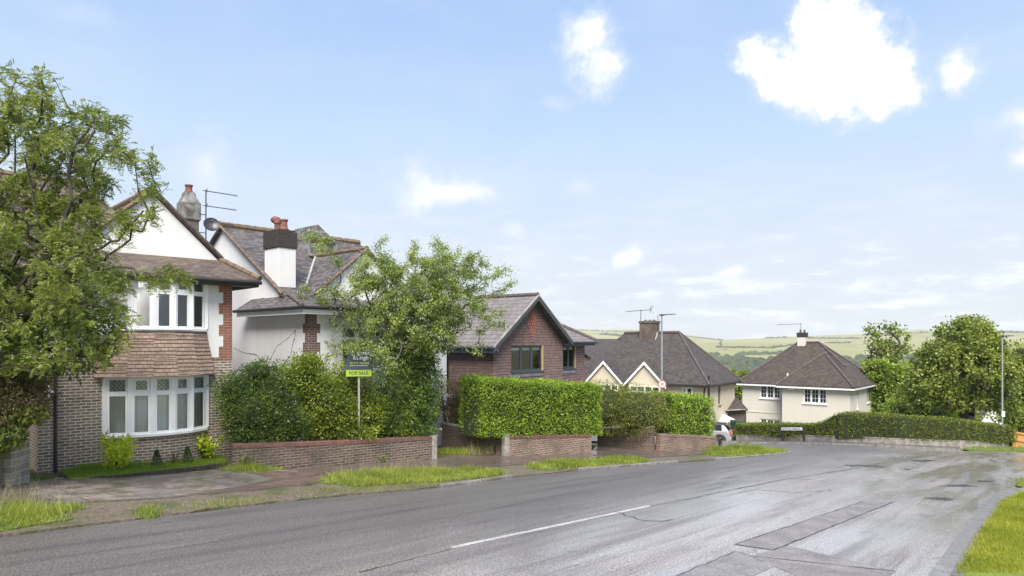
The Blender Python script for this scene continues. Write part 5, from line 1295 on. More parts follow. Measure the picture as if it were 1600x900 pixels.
mb = MB(0); mb.slab([lp(1106, 634, 47.6), lp(1131, 643, 48.2), lp(1139, 620, 49.9), lp(1112, 627, 49.6)], .08); mb.build('side_roof', M['tile_far_brown'], gar); mb = MB(0); mb.loft([[(q[0], q[1], 0) for q in (lp(1106, 636, 47.8), lp(1129, 644, 48.3), lp(1129, 644, 49.4), lp(1108, 636, 49.2))], [lp(1106, 637, 47.8), lp(1129, 645, 48.3), lp(1129, 640, 49.4), lp(1108, 634, 49.2)]]); mb.build('side_wall', M['brick_garden'], gar)
b0 = wp(1130, 692, 47.5); cp = thing('carport', 'pale sloping carport roof behind the silver car', 'carport', (b0[0], b0[1], -8.6), 0)
mb = MB(0); mb.slab([lp(1092, 664, 46.9), lp(1120, 661, 46.9), lp(1151, 656.5, 47.3), lp(1116, 640, 48.1), lp(1092, 636, 48.1)], .07); mb.build('roof', M['white_render'], cp)
for q in (lp(1148, 656, 47.3), lp(1095, 660, 47.0)): mb = MB(0); mb.tube([(q[0], q[1], 0), (q[0], q[1], q[2] - .05)], .05, 8); mb.build('post', M['dark_metal'], cp)
# white house half hidden behind the big tree
gx, gy = at(1555, 60); wh = thing('gabled_house', 'small white gabled house half hidden behind the big roadside tree', 'house', (gx, gy, -11), R(30))
mb = MB(0); mb.poly([(-3.5, 0, 0), (3.5, 0, 0), (3.5, 0, 4), (0, 0, 6.5), (-3.5, 0, 4)]); mb.quad((3.5, 0, 0), (3.5, 8, 0), (3.5, 8, 4), (3.5, 0, 4)); mb.quad((-3.5, 0, 0), (-3.5, 8, 0), (-3.5, 8, 4), (-3.5, 0, 4)); mb.poly([(-3.5, 8, 0), (3.5, 8, 0), (3.5, 8, 4), (0, 8, 6.5), (-3.5, 8, 4)]); mb.build('wall', M['white_render'], wh)
mb = MB(0); mb.slab([(0, -.4, 6.75), (3.9, -.4, 3.9), (3.9, 8.4, 3.9), (0, 8.4, 6.75)], .15); mb.slab([(0, -.4, 6.75), (-3.9, -.4, 3.9), (-3.9, 8.4, 3.9), (0, 8.4, 6.75)], .15); mb.build('roof', M['tile_far'], wh)

# ================================================================== garden walls
def garden_wall(name, label, pts, h, mat, cap='brick_cap', caph=.11, th=.22, group=None, pillars=(), hs=None, end_post=None, capmat_pre=True):
    """pts: ground points; follows the slope; part-built: wall, coping, end posts"""
    base = (pts[0][0], pts[0][1], g1(*pts[0])); t = thing(name, label, 'garden wall', base, group=group)
    L = []
    for i in range(len(pts) - 1):
        a, b = pts[i], pts[i + 1]; n = max(1, int(math.hypot(b[0] - a[0], b[1] - a[1]) / 1.0)); L += [(a[0] + (b[0] - a[0]) * k / n, a[1] + (b[1] - a[1]) * k / n) for k in range(n)]
    L.append(pts[-1]); N = len(L); hs_ = np.interp(np.linspace(0, 1, N), np.linspace(0, 1, len(hs)), hs) if hs is not None else [h] * N
    mb = MB(); cb = MB(); R1 = []; R2 = []
    for i, q in enumerate(L):
        a = L[max(0, i - 1)]; b = L[min(N - 1, i + 1)]; d = Vector((b[0] - a[0], b[1] - a[1])).normalized(); n = Vector((-d.y, d.x)); z = g1(*q) - base[2]; x, y = q[0] - base[0], q[1] - base[1]
        def P(o, zz): return (x + n.x * o, y + n.y * o, zz)
        R1.append([P(-th / 2, z - .3), P(-th / 2, z + hs_[i] - caph), P(th / 2, z + hs_[i] - caph), P(th / 2, z - .3)])
        k = th / 2 + .012; R2.append([P(-k, z + hs_[i] - caph + .001), P(-k, z + hs_[i]), P(k, z + hs_[i]), P(k, z + hs_[i] - caph + .001)])
    mb.loft(R1); mb.build('brickwork', M[mat], t)
    cb.loft(R2); cb.build('coping', M[cap], t, bevel=.008)
    if end_post:
        for q, hh, w in end_post:
            pb = MB(); x, y = q[0] - base[0], q[1] - base[1]; z = g1(*q) - base[2]; d = Vector((L[-1][0] - L[0][0], L[-1][1] - L[0][1])).normalized(); n = Vector((-d.y, d.x)); e = w / 2
            pb.loft([[(x + d.x * a * e + n.x * b * e, y + d.y * a * e + n.y * b * e, zz) for a, b in ((-1, -1), (1, -1), (1, 1), (-1, 1))] for zz in (z - .2, z + hh)]); pb.build('end_post', M['concrete'], t, bevel=.01)
    return t
W1 = [gp(362, 732), gp(500, 727), gp(672, 718.5)]
garden_wall('garden_wall', 'low brick wall with red coping under the leafy shrubs by the sale board', W1, .70, 'brick_garden', end_post=[(gp(676, 718.3), .76, .20)], hs=[.64, .68, .74])
W2a, W2b = gp(790, 713.5), gp(921, 708)
garden_wall('garden_wall', 'brick wall with red coping under the bright box shaped hedge', [W2a, W2b], .74, 'brick_garden_red', end_post=[(gp(790, 713.8), .76, .20)], hs=[.72, .70])
back = Vector((NX, NY)); 
garden_wall('garden_wall', 'dark mossy brick wall running back from the concrete post of the hedge wall', [(W2a[0] + .05, W2a[1] + .15), (W2a[0] + NX * 2.6 - .3, W2a[1] + NY * 2.6)], .9, 'brick_garden', cap='concrete', caph=.06, hs=[.78, .95])
P676 = gp(676, 718.3)
garden_wall('garden_wall', 'low dark wall running back along the first driveway', [(P676[0] + .05, P676[1] + .25), (P676[0] + NX * 3.5 + .6, P676[1] + NY * 3.5 + .4)], .75, 'brick_garden', cap='concrete', caph=.05)
W3a, W3b = gp(1028, 705.5), gp(1116, 701.5)
garden_wall('garden_wall', 'short red brick wall below the loose rounded hedge', [W3a, W3b], .62, 'brick_garden_red', cap='brick_garden_red', hs=[.72, .55])
garden_wall('garden_wall', 'dark brick wall with pale coping sloping back beside the second driveway', [gp(1022, 705.5), gp(935, 697)], .95, 'brick_garden', cap='concrete', caph=.05, hs=[1.0, .72])
g0 = gp(56, 755); garden_wall('garden_wall', 'mossy pale block wall at the left edge beside the porch', [gp(8, 762), (g0[0] - .25, g0[1])], .95, 'block_stone', cap='block_stone', caph=.08, hs=[.92, .95])
garden_wall('garden_wall', 'dark block wall end cut by the left edge of the photo', [gp(-120, 772), gp(-2, 763)], .98, 'block_stone', cap='block_stone', caph=.08, hs=[.95, .95])
# kerb-high block wall under the long far hedge
FH = [gp(*q) for q in [(1152, 689.3), (1230, 690), (1300, 691.6), (1400, 695.2), (1500, 698.8), (1572, 698.6)]]
garden_wall('retaining_wall', 'low stained concrete wall beneath the long far hedge', FH, .42, 'concrete', cap='concrete', caph=.05, hs=[.42, .40, .40, .36, .36, .34])

# ================================================================== hedges
def shift(pts, d): return [(x + NX * d, y + NY * d) for x, y in pts]
v = Vector((W2b[0] - W2a[0], W2b[1] - W2a[1])).normalized(); n2 = Vector((-v.y, v.x))
HA = Vector(W2a) - v * 1.05 + n2 * .55; HB = Vector(W2b) + v * .55 + n2 * .60
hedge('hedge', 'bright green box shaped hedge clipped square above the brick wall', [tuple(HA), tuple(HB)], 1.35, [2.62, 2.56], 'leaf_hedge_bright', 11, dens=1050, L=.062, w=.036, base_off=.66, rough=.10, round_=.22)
a = Vector(W3a); b = Vector(W3b); v3 = (b - a).normalized(); n3 = Vector((-v3.y, v3.x))
hedge('hedge', 'green hedge end with sloping sprays beside the parked car', [tuple(a + v3 * .9 + n3 * .75), tuple(b + v3 * .0 + n3 * .7)], 1.5, [2.35, 2.20], 'leaf_hedge_bright', 12, dens=600, L=.09, w=.035, base_off=.5, rough=.14, round_=.45, droop=.3)
c0 = a - v3 * 1.2 + n3 * 1.1
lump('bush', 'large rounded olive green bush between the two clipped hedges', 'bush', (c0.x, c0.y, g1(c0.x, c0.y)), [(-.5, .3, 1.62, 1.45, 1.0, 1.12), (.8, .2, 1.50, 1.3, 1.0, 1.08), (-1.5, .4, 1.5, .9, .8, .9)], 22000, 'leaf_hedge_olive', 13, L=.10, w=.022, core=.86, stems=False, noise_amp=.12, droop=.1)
FHh = [(x - .0 + .35 * DX, y + .35 * DY) for x, y in FH]
fl = [gp(*q) for q in [(1152, 689.3), (1275, 690.8), (1290, 691.3), (1312, 692), (1400, 695.2), (1480, 698.0), (1572, 698.8)]]
fl = [(x + .45 * DX, y + .45 * DY) for x, y in fl]
hedge('hedge', 'long dark clipped hedge along the far side of the road', fl, 1.1, [1.18, 1.08, 1.22, 1.72, 1.62, 1.52, 1.2], 'leaf_hedge_far', 14, dens=420, L=.07, w=.045, base_off=.30, rough=.05, round_=.2)

# ================================================================== trees and shrubs
# big rowan at the left, rooted in the garden beyond the frame
tx, ty = at(-45, 13.2); tz = g1(tx, ty)
H = -tz
def el(u, v, ru, rv, depth, rd=None):
    """clump of the crown: centre and half sizes, in metres, relative to the tree's foot"""
    k = depth / F; return ((u - 800) * k - EL[0], depth - EL[1], (535 - v) * k - EL[2], ru * k, rd or (ru + rv) / 2 * k, rv * k)
EL = (tx, ty, tz)
ells = [el(-20, 230, 110, 120, 13.2), el(60, 260, 105, 90, 13.4), el(40, 160, 60, 40, 13.0), el(120, 215, 75, 45, 13.0), el(30, 400, 130, 90, 13.0), el(110, 450, 85, 55, 12.6), el(60, 520, 110, 75, 13.0), el(-60, 480, 130, 140, 13.4), el(125, 285, 55, 50, 13.6), el(130, 510, 60, 45, 12.8), el(70, 345, 105, 55, 13.2), el(20, 320, 70, 60, 13.1), el(120, 390, 70, 45, 13.0)]
tipx = []
rt_ = np.random.default_rng(5)
for (u, v) in [(255, 290), (240, 300), (215, 250), (200, 235), (225, 345), (245, 335), (190, 190), (165, 175), (75, 118), (20, 115), (250, 440), (290, 437), (275, 432), (230, 432), (210, 420), (200, 440), (215, 330), (190, 345), (200, 365), (235, 255), (150, 190), (120, 175), (195, 210), (195, 480), (205, 500), (190, 530), (165, 560)]:
    for _ in range(4):
        e = el(u + rt_.normal() * 9 - 8, v + rt_.normal() * 7, 1, 1, 12.9 + rt_.normal() * .35); tipx.append(e[:3])
trunk = [(0, 0, 0), (.02, .02, .8), (.08, 0, 1.6), (.22, -.05, 2.3), (.35, -.05, 3.0)]
tree('rowan_tree', 'tall left hand tree with feathery leaves and cream flower heads before the nearest house', 'tree', (tx, ty, tz), trunk, ells, 1150, 'leaf_rowan', 21, r0=.006, kind='pinnate', nleaf=9, L=.17, w=.019,
     blossoms=260, barkmat='bark_dark', extra_tips=tipx, spread=.10, q=.018, pen=.3, power=.46)
# darker broad-leaved growth low in the same corner
bx, by = at(0, 14.2); EL = (bx, by, g1(bx, by))
lump('laurel_shrub', 'dark glossy shrub hanging over the left hand block wall', 'shrub', EL, [el(10, 560, 75, 60, 14.0), el(90, 540, 85, 50, 13.7), el(140, 520, 50, 40, 13.6), el(-70, 560, 80, 100, 14.2), el(60, 480, 90, 50, 14)], 12000, 'leaf_laurel', 22, L=.11, w=.05, core=.0, stems=False)
lump('conifer_shrub', 'brown twiggy conifer drooping over the wall by the porch', 'shrub', EL, [el(10, 632, 62, 38, 13.6), el(-60, 620, 70, 60, 14), el(30, 600, 45, 28, 13.8)], 16000, 'leaf_brown', 23, L=.11, w=.022, core=.6, droop=.5, stems=False)
lump('leafy_shrub', 'fresh green shrub at the foot of the left hand wall', 'shrub', EL, [el(8, 678, 30, 26, 13.4), el(45, 650, 25, 14, 13.5), el(-30, 690, 40, 40, 13.4)], 2600, 'leaf_privet', 24, L=.09, w=.045, core=0, stems=False)
# shrub mass behind wall 1: every clump stands a little behind the wall line
def wd(u): return float(np.interp(u, [362, 430, 500, 566, 600, 672], [17.78, 18.46, 19.08, 19.85, 20.34, 21.34]))
def cl(u, v, ru, rv, off=.75, rd=.62): return el(u, v, ru, rv, wd(u) + off, rd)
bx, by = gp(430, 722); bx += NX * .8; by += NY * .8; EL = (bx, by, g1(bx, by))
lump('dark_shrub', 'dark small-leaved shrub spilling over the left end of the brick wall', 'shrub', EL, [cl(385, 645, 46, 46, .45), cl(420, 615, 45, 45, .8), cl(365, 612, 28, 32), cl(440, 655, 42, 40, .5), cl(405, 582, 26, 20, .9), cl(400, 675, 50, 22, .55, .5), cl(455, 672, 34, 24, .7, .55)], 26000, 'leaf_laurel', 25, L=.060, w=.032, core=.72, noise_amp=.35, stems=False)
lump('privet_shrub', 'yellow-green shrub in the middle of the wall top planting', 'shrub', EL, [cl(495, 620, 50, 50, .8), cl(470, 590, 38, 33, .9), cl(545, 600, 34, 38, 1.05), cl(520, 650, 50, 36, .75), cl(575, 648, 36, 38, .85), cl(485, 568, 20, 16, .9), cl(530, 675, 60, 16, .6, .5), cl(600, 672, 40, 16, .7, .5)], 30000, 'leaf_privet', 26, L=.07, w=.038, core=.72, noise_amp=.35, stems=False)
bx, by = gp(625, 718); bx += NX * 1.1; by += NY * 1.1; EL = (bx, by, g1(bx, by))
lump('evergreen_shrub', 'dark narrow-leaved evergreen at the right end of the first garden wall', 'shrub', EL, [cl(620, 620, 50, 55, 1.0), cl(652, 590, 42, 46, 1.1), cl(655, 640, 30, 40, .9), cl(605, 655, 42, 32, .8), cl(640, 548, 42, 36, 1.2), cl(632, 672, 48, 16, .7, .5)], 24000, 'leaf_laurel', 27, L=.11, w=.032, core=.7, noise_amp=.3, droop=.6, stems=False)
# middle tree
tx, ty = gp(610, 716); tx += NX * 1.3; ty += NY * 1.3; EL = (tx, ty, g1(tx, ty)); D_ = 21.9
ells = [el(560, 460, 60, 40, D_, 1.2), el(640, 440, 80, 48, D_, 1.3), el(700, 430, 62, 38, D_, 1.2), el(650, 505, 75, 45, D_, 1.3), el(600, 515, 50, 36, D_, 1.1), el(715, 470, 50, 38, D_, 1.1), el(590, 422, 40, 30, D_, 1.0), el(680, 530, 36, 40, D_, 1.0), el(640, 480, 60, 30, D_, 1.0)]
tipx = []
for (u, v) in [(480, 370), (500, 380), (515, 385), (530, 410), (800, 440), (785, 450), (770, 430), (780, 480), (720, 392), (690, 385), (650, 380), (600, 380), (470, 455), (490, 462), (510, 465), (755, 540), (745, 515), (785, 510), (760, 405), (675, 378), (735, 400), (765, 495), (520, 500), (500, 480), (505, 375), (545, 540), (530, 525), (510, 560), (575, 548)]:
    for _ in range(3): tipx.append(el(u + rt_.normal() * 7, v + rt_.normal() * 6, 1, 1, D_ + rt_.normal() * .4)[:3])
for (u, v) in [(545, 540), (556, 545), (562, 538), (580, 545), (590, 552), (598, 560), (600, 540), (606, 575)]:
    for _ in range(2): tipx.append(el(u + rt_.normal() * 4, v + rt_.normal() * 3, 1, 1, 19.7 + rt_.normal() * .12)[:3])
trunk = [(0, 0, 0), (.02, 0, .8), (.05, 0, 1.5), (.1, 0, 2.1), (.15, .0, 2.7)]
tree('whitebeam_tree', 'middle tree with arching sprays of leaves and pale flowers behind the sale board', 'tree', (tx, ty, EL[2]), trunk, ells, 950, 'leaf_whitebeam', 31, r0=.006, nleaf=46, L=.085, w=.036, blossoms=1300, extra_tips=tipx, spread=.16, q=.028, pen=.3, step=.3, droop=.5, power=.44)
# thin reddish shrub by the driveway
bx, by = gp(706, 704); EL = (bx, by, g1(bx, by))
lump('red_leaved_shrub', 'thin shrub with reddish and yellow-green leaves beside the first driveway', 'shrub', EL, [el(700, 620, 24, 25, 25.2), el(722, 612, 15, 22, 25.5), el(708, 650, 20, 25, 25.2), el(722, 660, 12, 18, 25)], 2600, 'leaf_red', 33, L=.10, w=.04, core=0, noise_amp=.4)
lump('leafy_shrub', 'small bright shrub tucked against the end of the box shaped hedge', 'shrub', EL, [el(722, 655, 15, 22, 25.0), el(712, 625, 10, 12, 25.2)], 1000, 'leaf_privet', 34, L=.09, w=.04, core=0)

# far right: roadside sycamore and its neighbours
tx, ty = gp(1495, 697); tx += 4.0 * .81; ty += 4.0; EL = (tx, ty, g1(tx, ty)); D_ = ty
ells = [el(1500, 575, 66, 50, D_, 2.4), el(1455, 600, 42, 34, D_, 1.8), el(1548, 585, 36, 50, D_, 2.0), el(1512, 530, 44, 30, D_, 1.8), el(1520, 508, 22, 14, D_, 1.0), el(1560, 628, 28, 22, D_, 1.5), el(1490, 622, 46, 18, D_, 1.8), el(1470, 560, 36, 24, D_, 1.5), el(1430, 622, 24, 16, D_, 1.2), el(1545, 540, 26, 26, D_, 1.3)]
tipx = [el(u, v, 1, 1, D_ + rt_.normal() * .6)[:3] for (u, v) in [(1490, 500), (1505, 496), (1520, 494), (1535, 498), (1550, 510), (1475, 508), (1460, 520), (1562, 520), (1448, 535), (1510, 500), (1530, 500), (1545, 505), (1412, 590), (1420, 560), (1400, 625), (1580, 560), (1582, 590)]]
tree('sycamore_tree', 'big round-crowned tree standing behind the far hedge near the lamp post', 'tree', (tx, ty, EL[2]), [(0, 0, 0), (0, 0, .9), (0, 0, 1.7), (.05, 0, 2.3), (.1, 0, 3.0)], ells, 1100, 'leaf_sycamore', 41, r0=.014, nleaf=23, L=.17, w=.12, barkmat='bark_dark', extra_tips=tipx, spread=.30, step=.5, droop=.3, rmin=.008)
EL = (*at(1395, 58), g1(*at(1395, 58)))
D_ = 58
ells = [el(1395, 545, 26, 14, D_, 1.6), el(1372, 535, 18, 18, D_, 1.2), el(1392, 515, 16, 12, D_, 1.0), el(1365, 512, 10, 7, D_, .7), el(1405, 528, 12, 14, D_, .8), el(1380, 560, 30, 12, D_, 1.6)]
tree('ash_tree', 'open thin-crowned tree rising between the corner house and the big tree', 'tree', EL, [(0, 0, 0), (-.2, 0, 2), (-.3, 0, 4), (-.4, 0, 6), (-.3, 0, 8)], ells, 170, 'leaf_sycamore', 42, r0=.02, nleaf=8, L=.28, w=.16, barkmat='bark', spread=.35, step=.7, rmin=.012)
def far_bush(name, label, cat, blobs, depth, n, mat, seed, L, w, **kw):
    global EL
    u0 = sum(b[0] for b in blobs) / len(blobs); p = at(u0, depth); EL = (p[0], p[1], g1(*p)); return lump(name, label, cat, EL, [el(*b, depth) for b in blobs], n, mat, seed, L=L, w=w, **kw)
far_bush('lime_tree', 'yellow-green leafy tree between the corner house and the big tree', 'tree', [(1385, 592, 34, 24), (1372, 575, 24, 14), (1415, 585, 28, 20), (1400, 620, 42, 28), (1380, 642, 30, 30), (1430, 600, 26, 26)], 53, 9000, 'leaf_lime', 43, .26, .14, core=.75)
far_bush('flowering_shrub', 'shrub with cream flower heads peeping over the far hedge', 'shrub', [(1410, 640, 30, 18), (1450, 645, 38, 18), (1500, 650, 30, 14)], 46, 4500, 'leaf_lime', 44, .2, .1, core=.7, blossoms=260)
far_bush('dark_tree', 'dark tree against the right wall of the corner house', 'tree', [(1378, 600, 16, 40), (1385, 640, 20, 30)], 60, 3500, 'leaf_laurel', 45, .25, .13, core=.8)
far_bush('roadside_tree', 'pale green tree cut by the right edge behind the lamp post', 'tree', [(1590, 600, 32, 50), (1610, 560, 40, 30), (1580, 645, 30, 26), (1615, 640, 40, 40), (1640, 600, 50, 70)], 47, 9000, 'leaf_sycamore', 46, .22, .13, core=.78)
far_bush('rounded_shrub', 'rounded green shrub above the orange wooden fence', 'shrub', [(1590, 655, 20, 14), (1612, 652, 22, 18), (1575, 640, 14, 10)], 44, 2500, 'leaf_lime', 47, .16, .09, core=.8)
far_bush('garden_tree', 'bright green tree in the gap between the two cream houses', 'tree', [(1152, 604, 13, 14), (1160, 618, 12, 14), (1148, 620, 12, 16)], 66, 2500, 'leaf_lime', 48, .28, .16, core=.8)
far_bush('garden_tree', 'dark bush in the gap just above the outbuilding roof', 'tree', [(1146, 590, 12, 9), (1162, 590, 12, 8)], 90, 1800, 'leaf_sycamore', 49, .4, .24, core=.8)

# front garden plants of house 1
def small_plant(name, label, u, v, h, r, n, mat, seed, L, w, cat='plant', spiky=False):
    p = gp(u, v); b = (p[0], p[1], g1(*p) + .05); rng = np.random.default_rng(seed); t = thing(name, label, cat, b)
    if spiky:
        V = []; 
        k = n; az_ = rng.uniform(0, 6.28, k); el_ = rng.uniform(.5, 1.4, k); D = np.stack([np.cos(az_) * np.cos(el_), np.sin(az_) * np.cos(el_), np.sin(el_)], 1)
        fast_mesh('leaves', quads_at(np.zeros((k, 3)) + [0, 0, .02], D, rng.normal(size=(k, 3)), h * rng.uniform(.8, 1.2, k), w), 4, M[mat], t); return t
    st = MB(); P = []; D = []
    for i in range(9):
        a = rng.uniform(0, 6.28); q = rng.uniform(.3, 1) * r; hh = h * rng.uniform(.55, 1.0); e = np.array([math.cos(a) * q, math.sin(a) * q, hh]); st.tube([(0, 0, 0), tuple(e * [.45, .45, .55]), tuple(e)], [.012, .009, .004], 5)
        m = n // 9; s_ = rng.uniform(.25, 1.05, m)[:, None]; P.append(np.array([0, 0, 0]) + e * s_ + rng.normal(size=(m, 3)) * r * .16); D.append(rnd_dir(m, rng) + [0, 0, .3])
    st.build('stems', M['bark'], t); fast_mesh('leaves', simple_leaves(np.concatenate(P), np.concatenate(D), rng, L, w, .1), 4, M[mat], t); return t
small_plant('golden_shrub', 'golden-leaved shrub at the left end of the narrow lawn', 186, 738, .80, .52, 900, 'leaf_yellow', 51, .12, .06, 'shrub')
small_plant('golden_shrub', 'smaller golden-leaved shrub at the right end of the narrow lawn', 327, 722, .68, .30, 420, 'leaf_yellow', 52, .11, .055, 'shrub')
small_plant('spiky_plant', 'thin spiky dark plant between the two dwarf conifers', 272, 730, .38, .2, 26, 'leaf_brown', 53, .3, .02, spiky=True)
for (u, v, lb, h, r) in ((245, 734, 'dwarf cone shaped conifer left of the spiky plant', .40, .13), (293, 728, 'dwarf cone shaped conifer right of the spiky plant', .42, .14)):
    p = gp(u, v); b = (p[0], p[1], g1(*p) + .05); t = thing('dwarf_conifer', lb, 'conifer', b, group='dwarf conifers on the narrow lawn'); rng = np.random.default_rng(int(u))
    k = 1100; f = rng.uniform(0, 1, k) ** .7; a = rng.uniform(0, 6.28, k); rr_ = r * (1 - f) ** .8 * rng.uniform(.7, 1.05, k) * np.minimum(1, .5 + f * 5); P = np.stack([np.cos(a) * rr_, np.sin(a) * rr_, .03 + f * h], 1); D = np.stack([np.cos(a), np.sin(a), np.full(k, .8)], 1)
    fast_mesh('foliage', simple_leaves(P, D, rng, .045, .014, 0), 4, M['leaf_conifer'], t); mb = MB(); mb.tube([(0, 0, 0), (0, 0, h * .9)], [.02, .004], 6); mb.build('stem', M['bark'], t)
small_plant('weed_clump', 'leafy weed at the foot of the concrete wall post', 665, 719, .28, .12, 120, 'leaf_privet', 54, .06, .03, 'weed')
small_plant('weed_clump', 'trailing weeds where the brick wall meets the lawn', 380, 733, .35, .35, 260, 'leaf_privet', 55, .05, .02, 'weed')
small_plant('weed_clump', 'low green weeds against the middle of the garden wall', 600, 723, .16, .35, 160, 'leaf_privet', 56, .05, .025, 'weed')

# ================================================================== grass
blades('grass', 'rough green grass blades on the lower left verge', verge_rings[0], 16000, 'grass_blade', 61, h=.10, w=.007)
blades('grass', 'long bright grass blades on the verge before the first wall', verge_rings[1], 26000, 'grass_blade', 62, h=.09, w=.009)
blades('grass', 'grass blades on the verge before the trimmed hedge', verge_rings[2], 12000, 'grass_blade', 63, h=.10, w=.010)
blades('grass', 'grass blades on the corner verge of the side road', verge_rings[3], 14000, 'grass_blade', 64, h=.12, w=.012)
blades('grass', 'grass blades on the far strip by the lamp post', verge_rings[4], 7000, 'grass_blade', 65, h=.14, w=.015)
blades('grass', 'grass tuft growing through the gravel', verge_rings[5], 900, 'grass_blade', 66, h=.08, w=.006)
blades('grass', 'weedy grass along the foot of the brick wall', verge_rings[6], 1800, 'grass_blade', 67, h=.12, w=.006)
blades('tall_grass', 'tall dry seeding grass stems behind the lower left verge', [gp(*q) for q in [(-120, 800), (0, 795), (110, 797), (60, 806), (-120, 815)]], 420, 'grass_dry', 68, h=.42, w=.0035, clump=False)
blades('tall_grass', 'pale grass seed stems on the long verge', [gp(*q) for q in [(520, 745), (620, 738), (700, 737), (700, 742), (560, 752)]], 260, 'grass_dry', 69, h=.34, w=.004, clump=False)
blades('grass', 'short bright grass of the narrow lawn', lawn_ring, 16000, 'lawn_new', 70, h=.055, w=.006, off=.07, clump=False, spill=.3)
blades('grass', 'short mown grass of the right hand bank', [q for q in [gp(1495, 905), gp(1524, 850), gp(1550, 812), gp(1566, 787), gp(1600, 775), gp(1720, 790), gp(1800, 905)]], 70000, 'lawn_blade', 71, h=.045, w=.006, off=.09, clump=False, spill=.4)
blades('grass', 'grass tuft beyond the driveway on the right', rv2, 2500, 'grass_blade', 72, h=.10, w=.009)
blades('grass', 'dead straw lying along the long verge', verge_rings[1], 2600, 'grass_dry', 81, h=.10, w=.006, spill=2.5)
blades('grass', 'dead straw along the lower left verge', verge_rings[0], 1600, 'grass_dry', 82, h=.09, w=.005, spill=2.5)
blades('grass', 'scattered weeds in the worn gravel', [gp(*q) for q in [(250, 806), (430, 785), (690, 761), (700, 752), (480, 767), (270, 795)]], 2600, 'grass_blade', 73, h=.05, w=.006, off=.02)
blades('tall_grass', 'dry tan grass against the side wall of the hedge garden', [gp(*q) for q in [(735, 714), (786, 712), (786, 706), (740, 707)]], 900, 'grass_dry', 74, h=.40, w=.006, clump=False)
blades('grass', 'grass along the inner edge of the first driveway', [gp(*q) for q in [(680, 713), (745, 711), (745, 707), (683, 708)]], 1500, 'grass_blade', 75, h=.16, w=.008, clump=False)

# ================================================================== street furniture
def text(par, s, size, loc, mat, rot=(90, 0, 0), ext=.002, name='lettering', bold=0.0, sx=1.0):
    c = bpy.data.curves.new(name, 'FONT'); c.body = s; c.size = size; c.align_x = 'CENTER'; c.align_y = 'CENTER'; c.extrude = ext; c.offset = bold; c.resolution_u = 3
    o = bpy.data.objects.new(name, c); COL.objects.link(o); o.parent = par; o.location = loc; o.rotation_euler = [R(a) for a in rot]; c.materials.append(mat)
    me = bpy.data.meshes.new_from_object(o); m = bpy.data.objects.new(name, me); COL.objects.link(m); m.parent = par; m.location = loc; m.rotation_euler = o.rotation_euler; m.scale = (sx, 1, 1)
    if not me.materials: me.materials.append(mat)
    bpy.data.objects.remove(o); return m
M['sign_navy'] = material('sign_navy', col=(.055, .065, .085), rough=.4); M['sign_lime'] = material('sign_lime', col=(.30, .44, .03), rough=.4); M['sign_white'] = material('sign_white', col=(.8, .8, .8), rough=.4)
M['sign_limetext'] = material('sign_limetext', col=(.42, .62, .06), rough=.4); M['post_wood'] = material('post_wood', speckle_fn((.34, .32, .26), (.24, .22, .17), 12), rough=.8)
bp_ = gp(566, 724); bp_ = (bp_[0] + NX * .16, bp_[1] + NY * .16); dep = bp_[1]; k = dep / F; bz = g1(*bp_)
sg = thing('sale_board', 'dark blue and lime estate agent board on a wooden post behind the wall', 'sale board', (bp_[0], bp_[1], bz), R(14))
zt = (535 - 546) * k - bz; zb_ = (535 - 588) * k - bz; w_ = 37 * k / math.cos(R(14))
mb = MB(0); mb.box(-.028, .028, .0, .045, 0, zb_ + .3); mb.build('post', M['post_wood'], sg)
hb_ = zt - zb_; zl = zb_ + hb_ * .24; x0, x1 = -w_ / 2, w_ / 2; sg_off = .02
mb = MB(0); mb.loft([[(x0, y, zl), (x1, y, zl - .00), (x1, y, zt - .04), (x0 + .22, y, zt), (x0 + .07, y, zt - .06), (x0 + .04, y, zt - .20), (x0, y, zt - .30)] for y in (-.03, -.012)]); mb.build('panel', M['sign_navy'], sg)
mb = MB(0); mb.box(x0 - .01, x1 + .005, -.034, -.010, zb_, zl - .001); lp = mb.build('lime_strip', M['sign_lime'], sg)
text(sg, 'Spencer', .165, (.05, -.033, zt - .10), M['sign_white'], bold=.001); text(sg, '&Leigh', .165, (.05, -.033, zt - .245), M['sign_white'], bold=.001)
text(sg, '01273 565566', .095, (.02, -.033, zt - .40), M['sign_limetext'], bold=.0015); mb = MB(0); mb.box(x0 + .1, x1 - .1, -.033, -.03, zt - .478, zt - .468); mb.build('web_address', M['sign_white'], sg)
text(sg, 'FOR SALE', .13, (-.01, -.037, (zb_ + zl) / 2), M['sign_navy'], bold=.002)

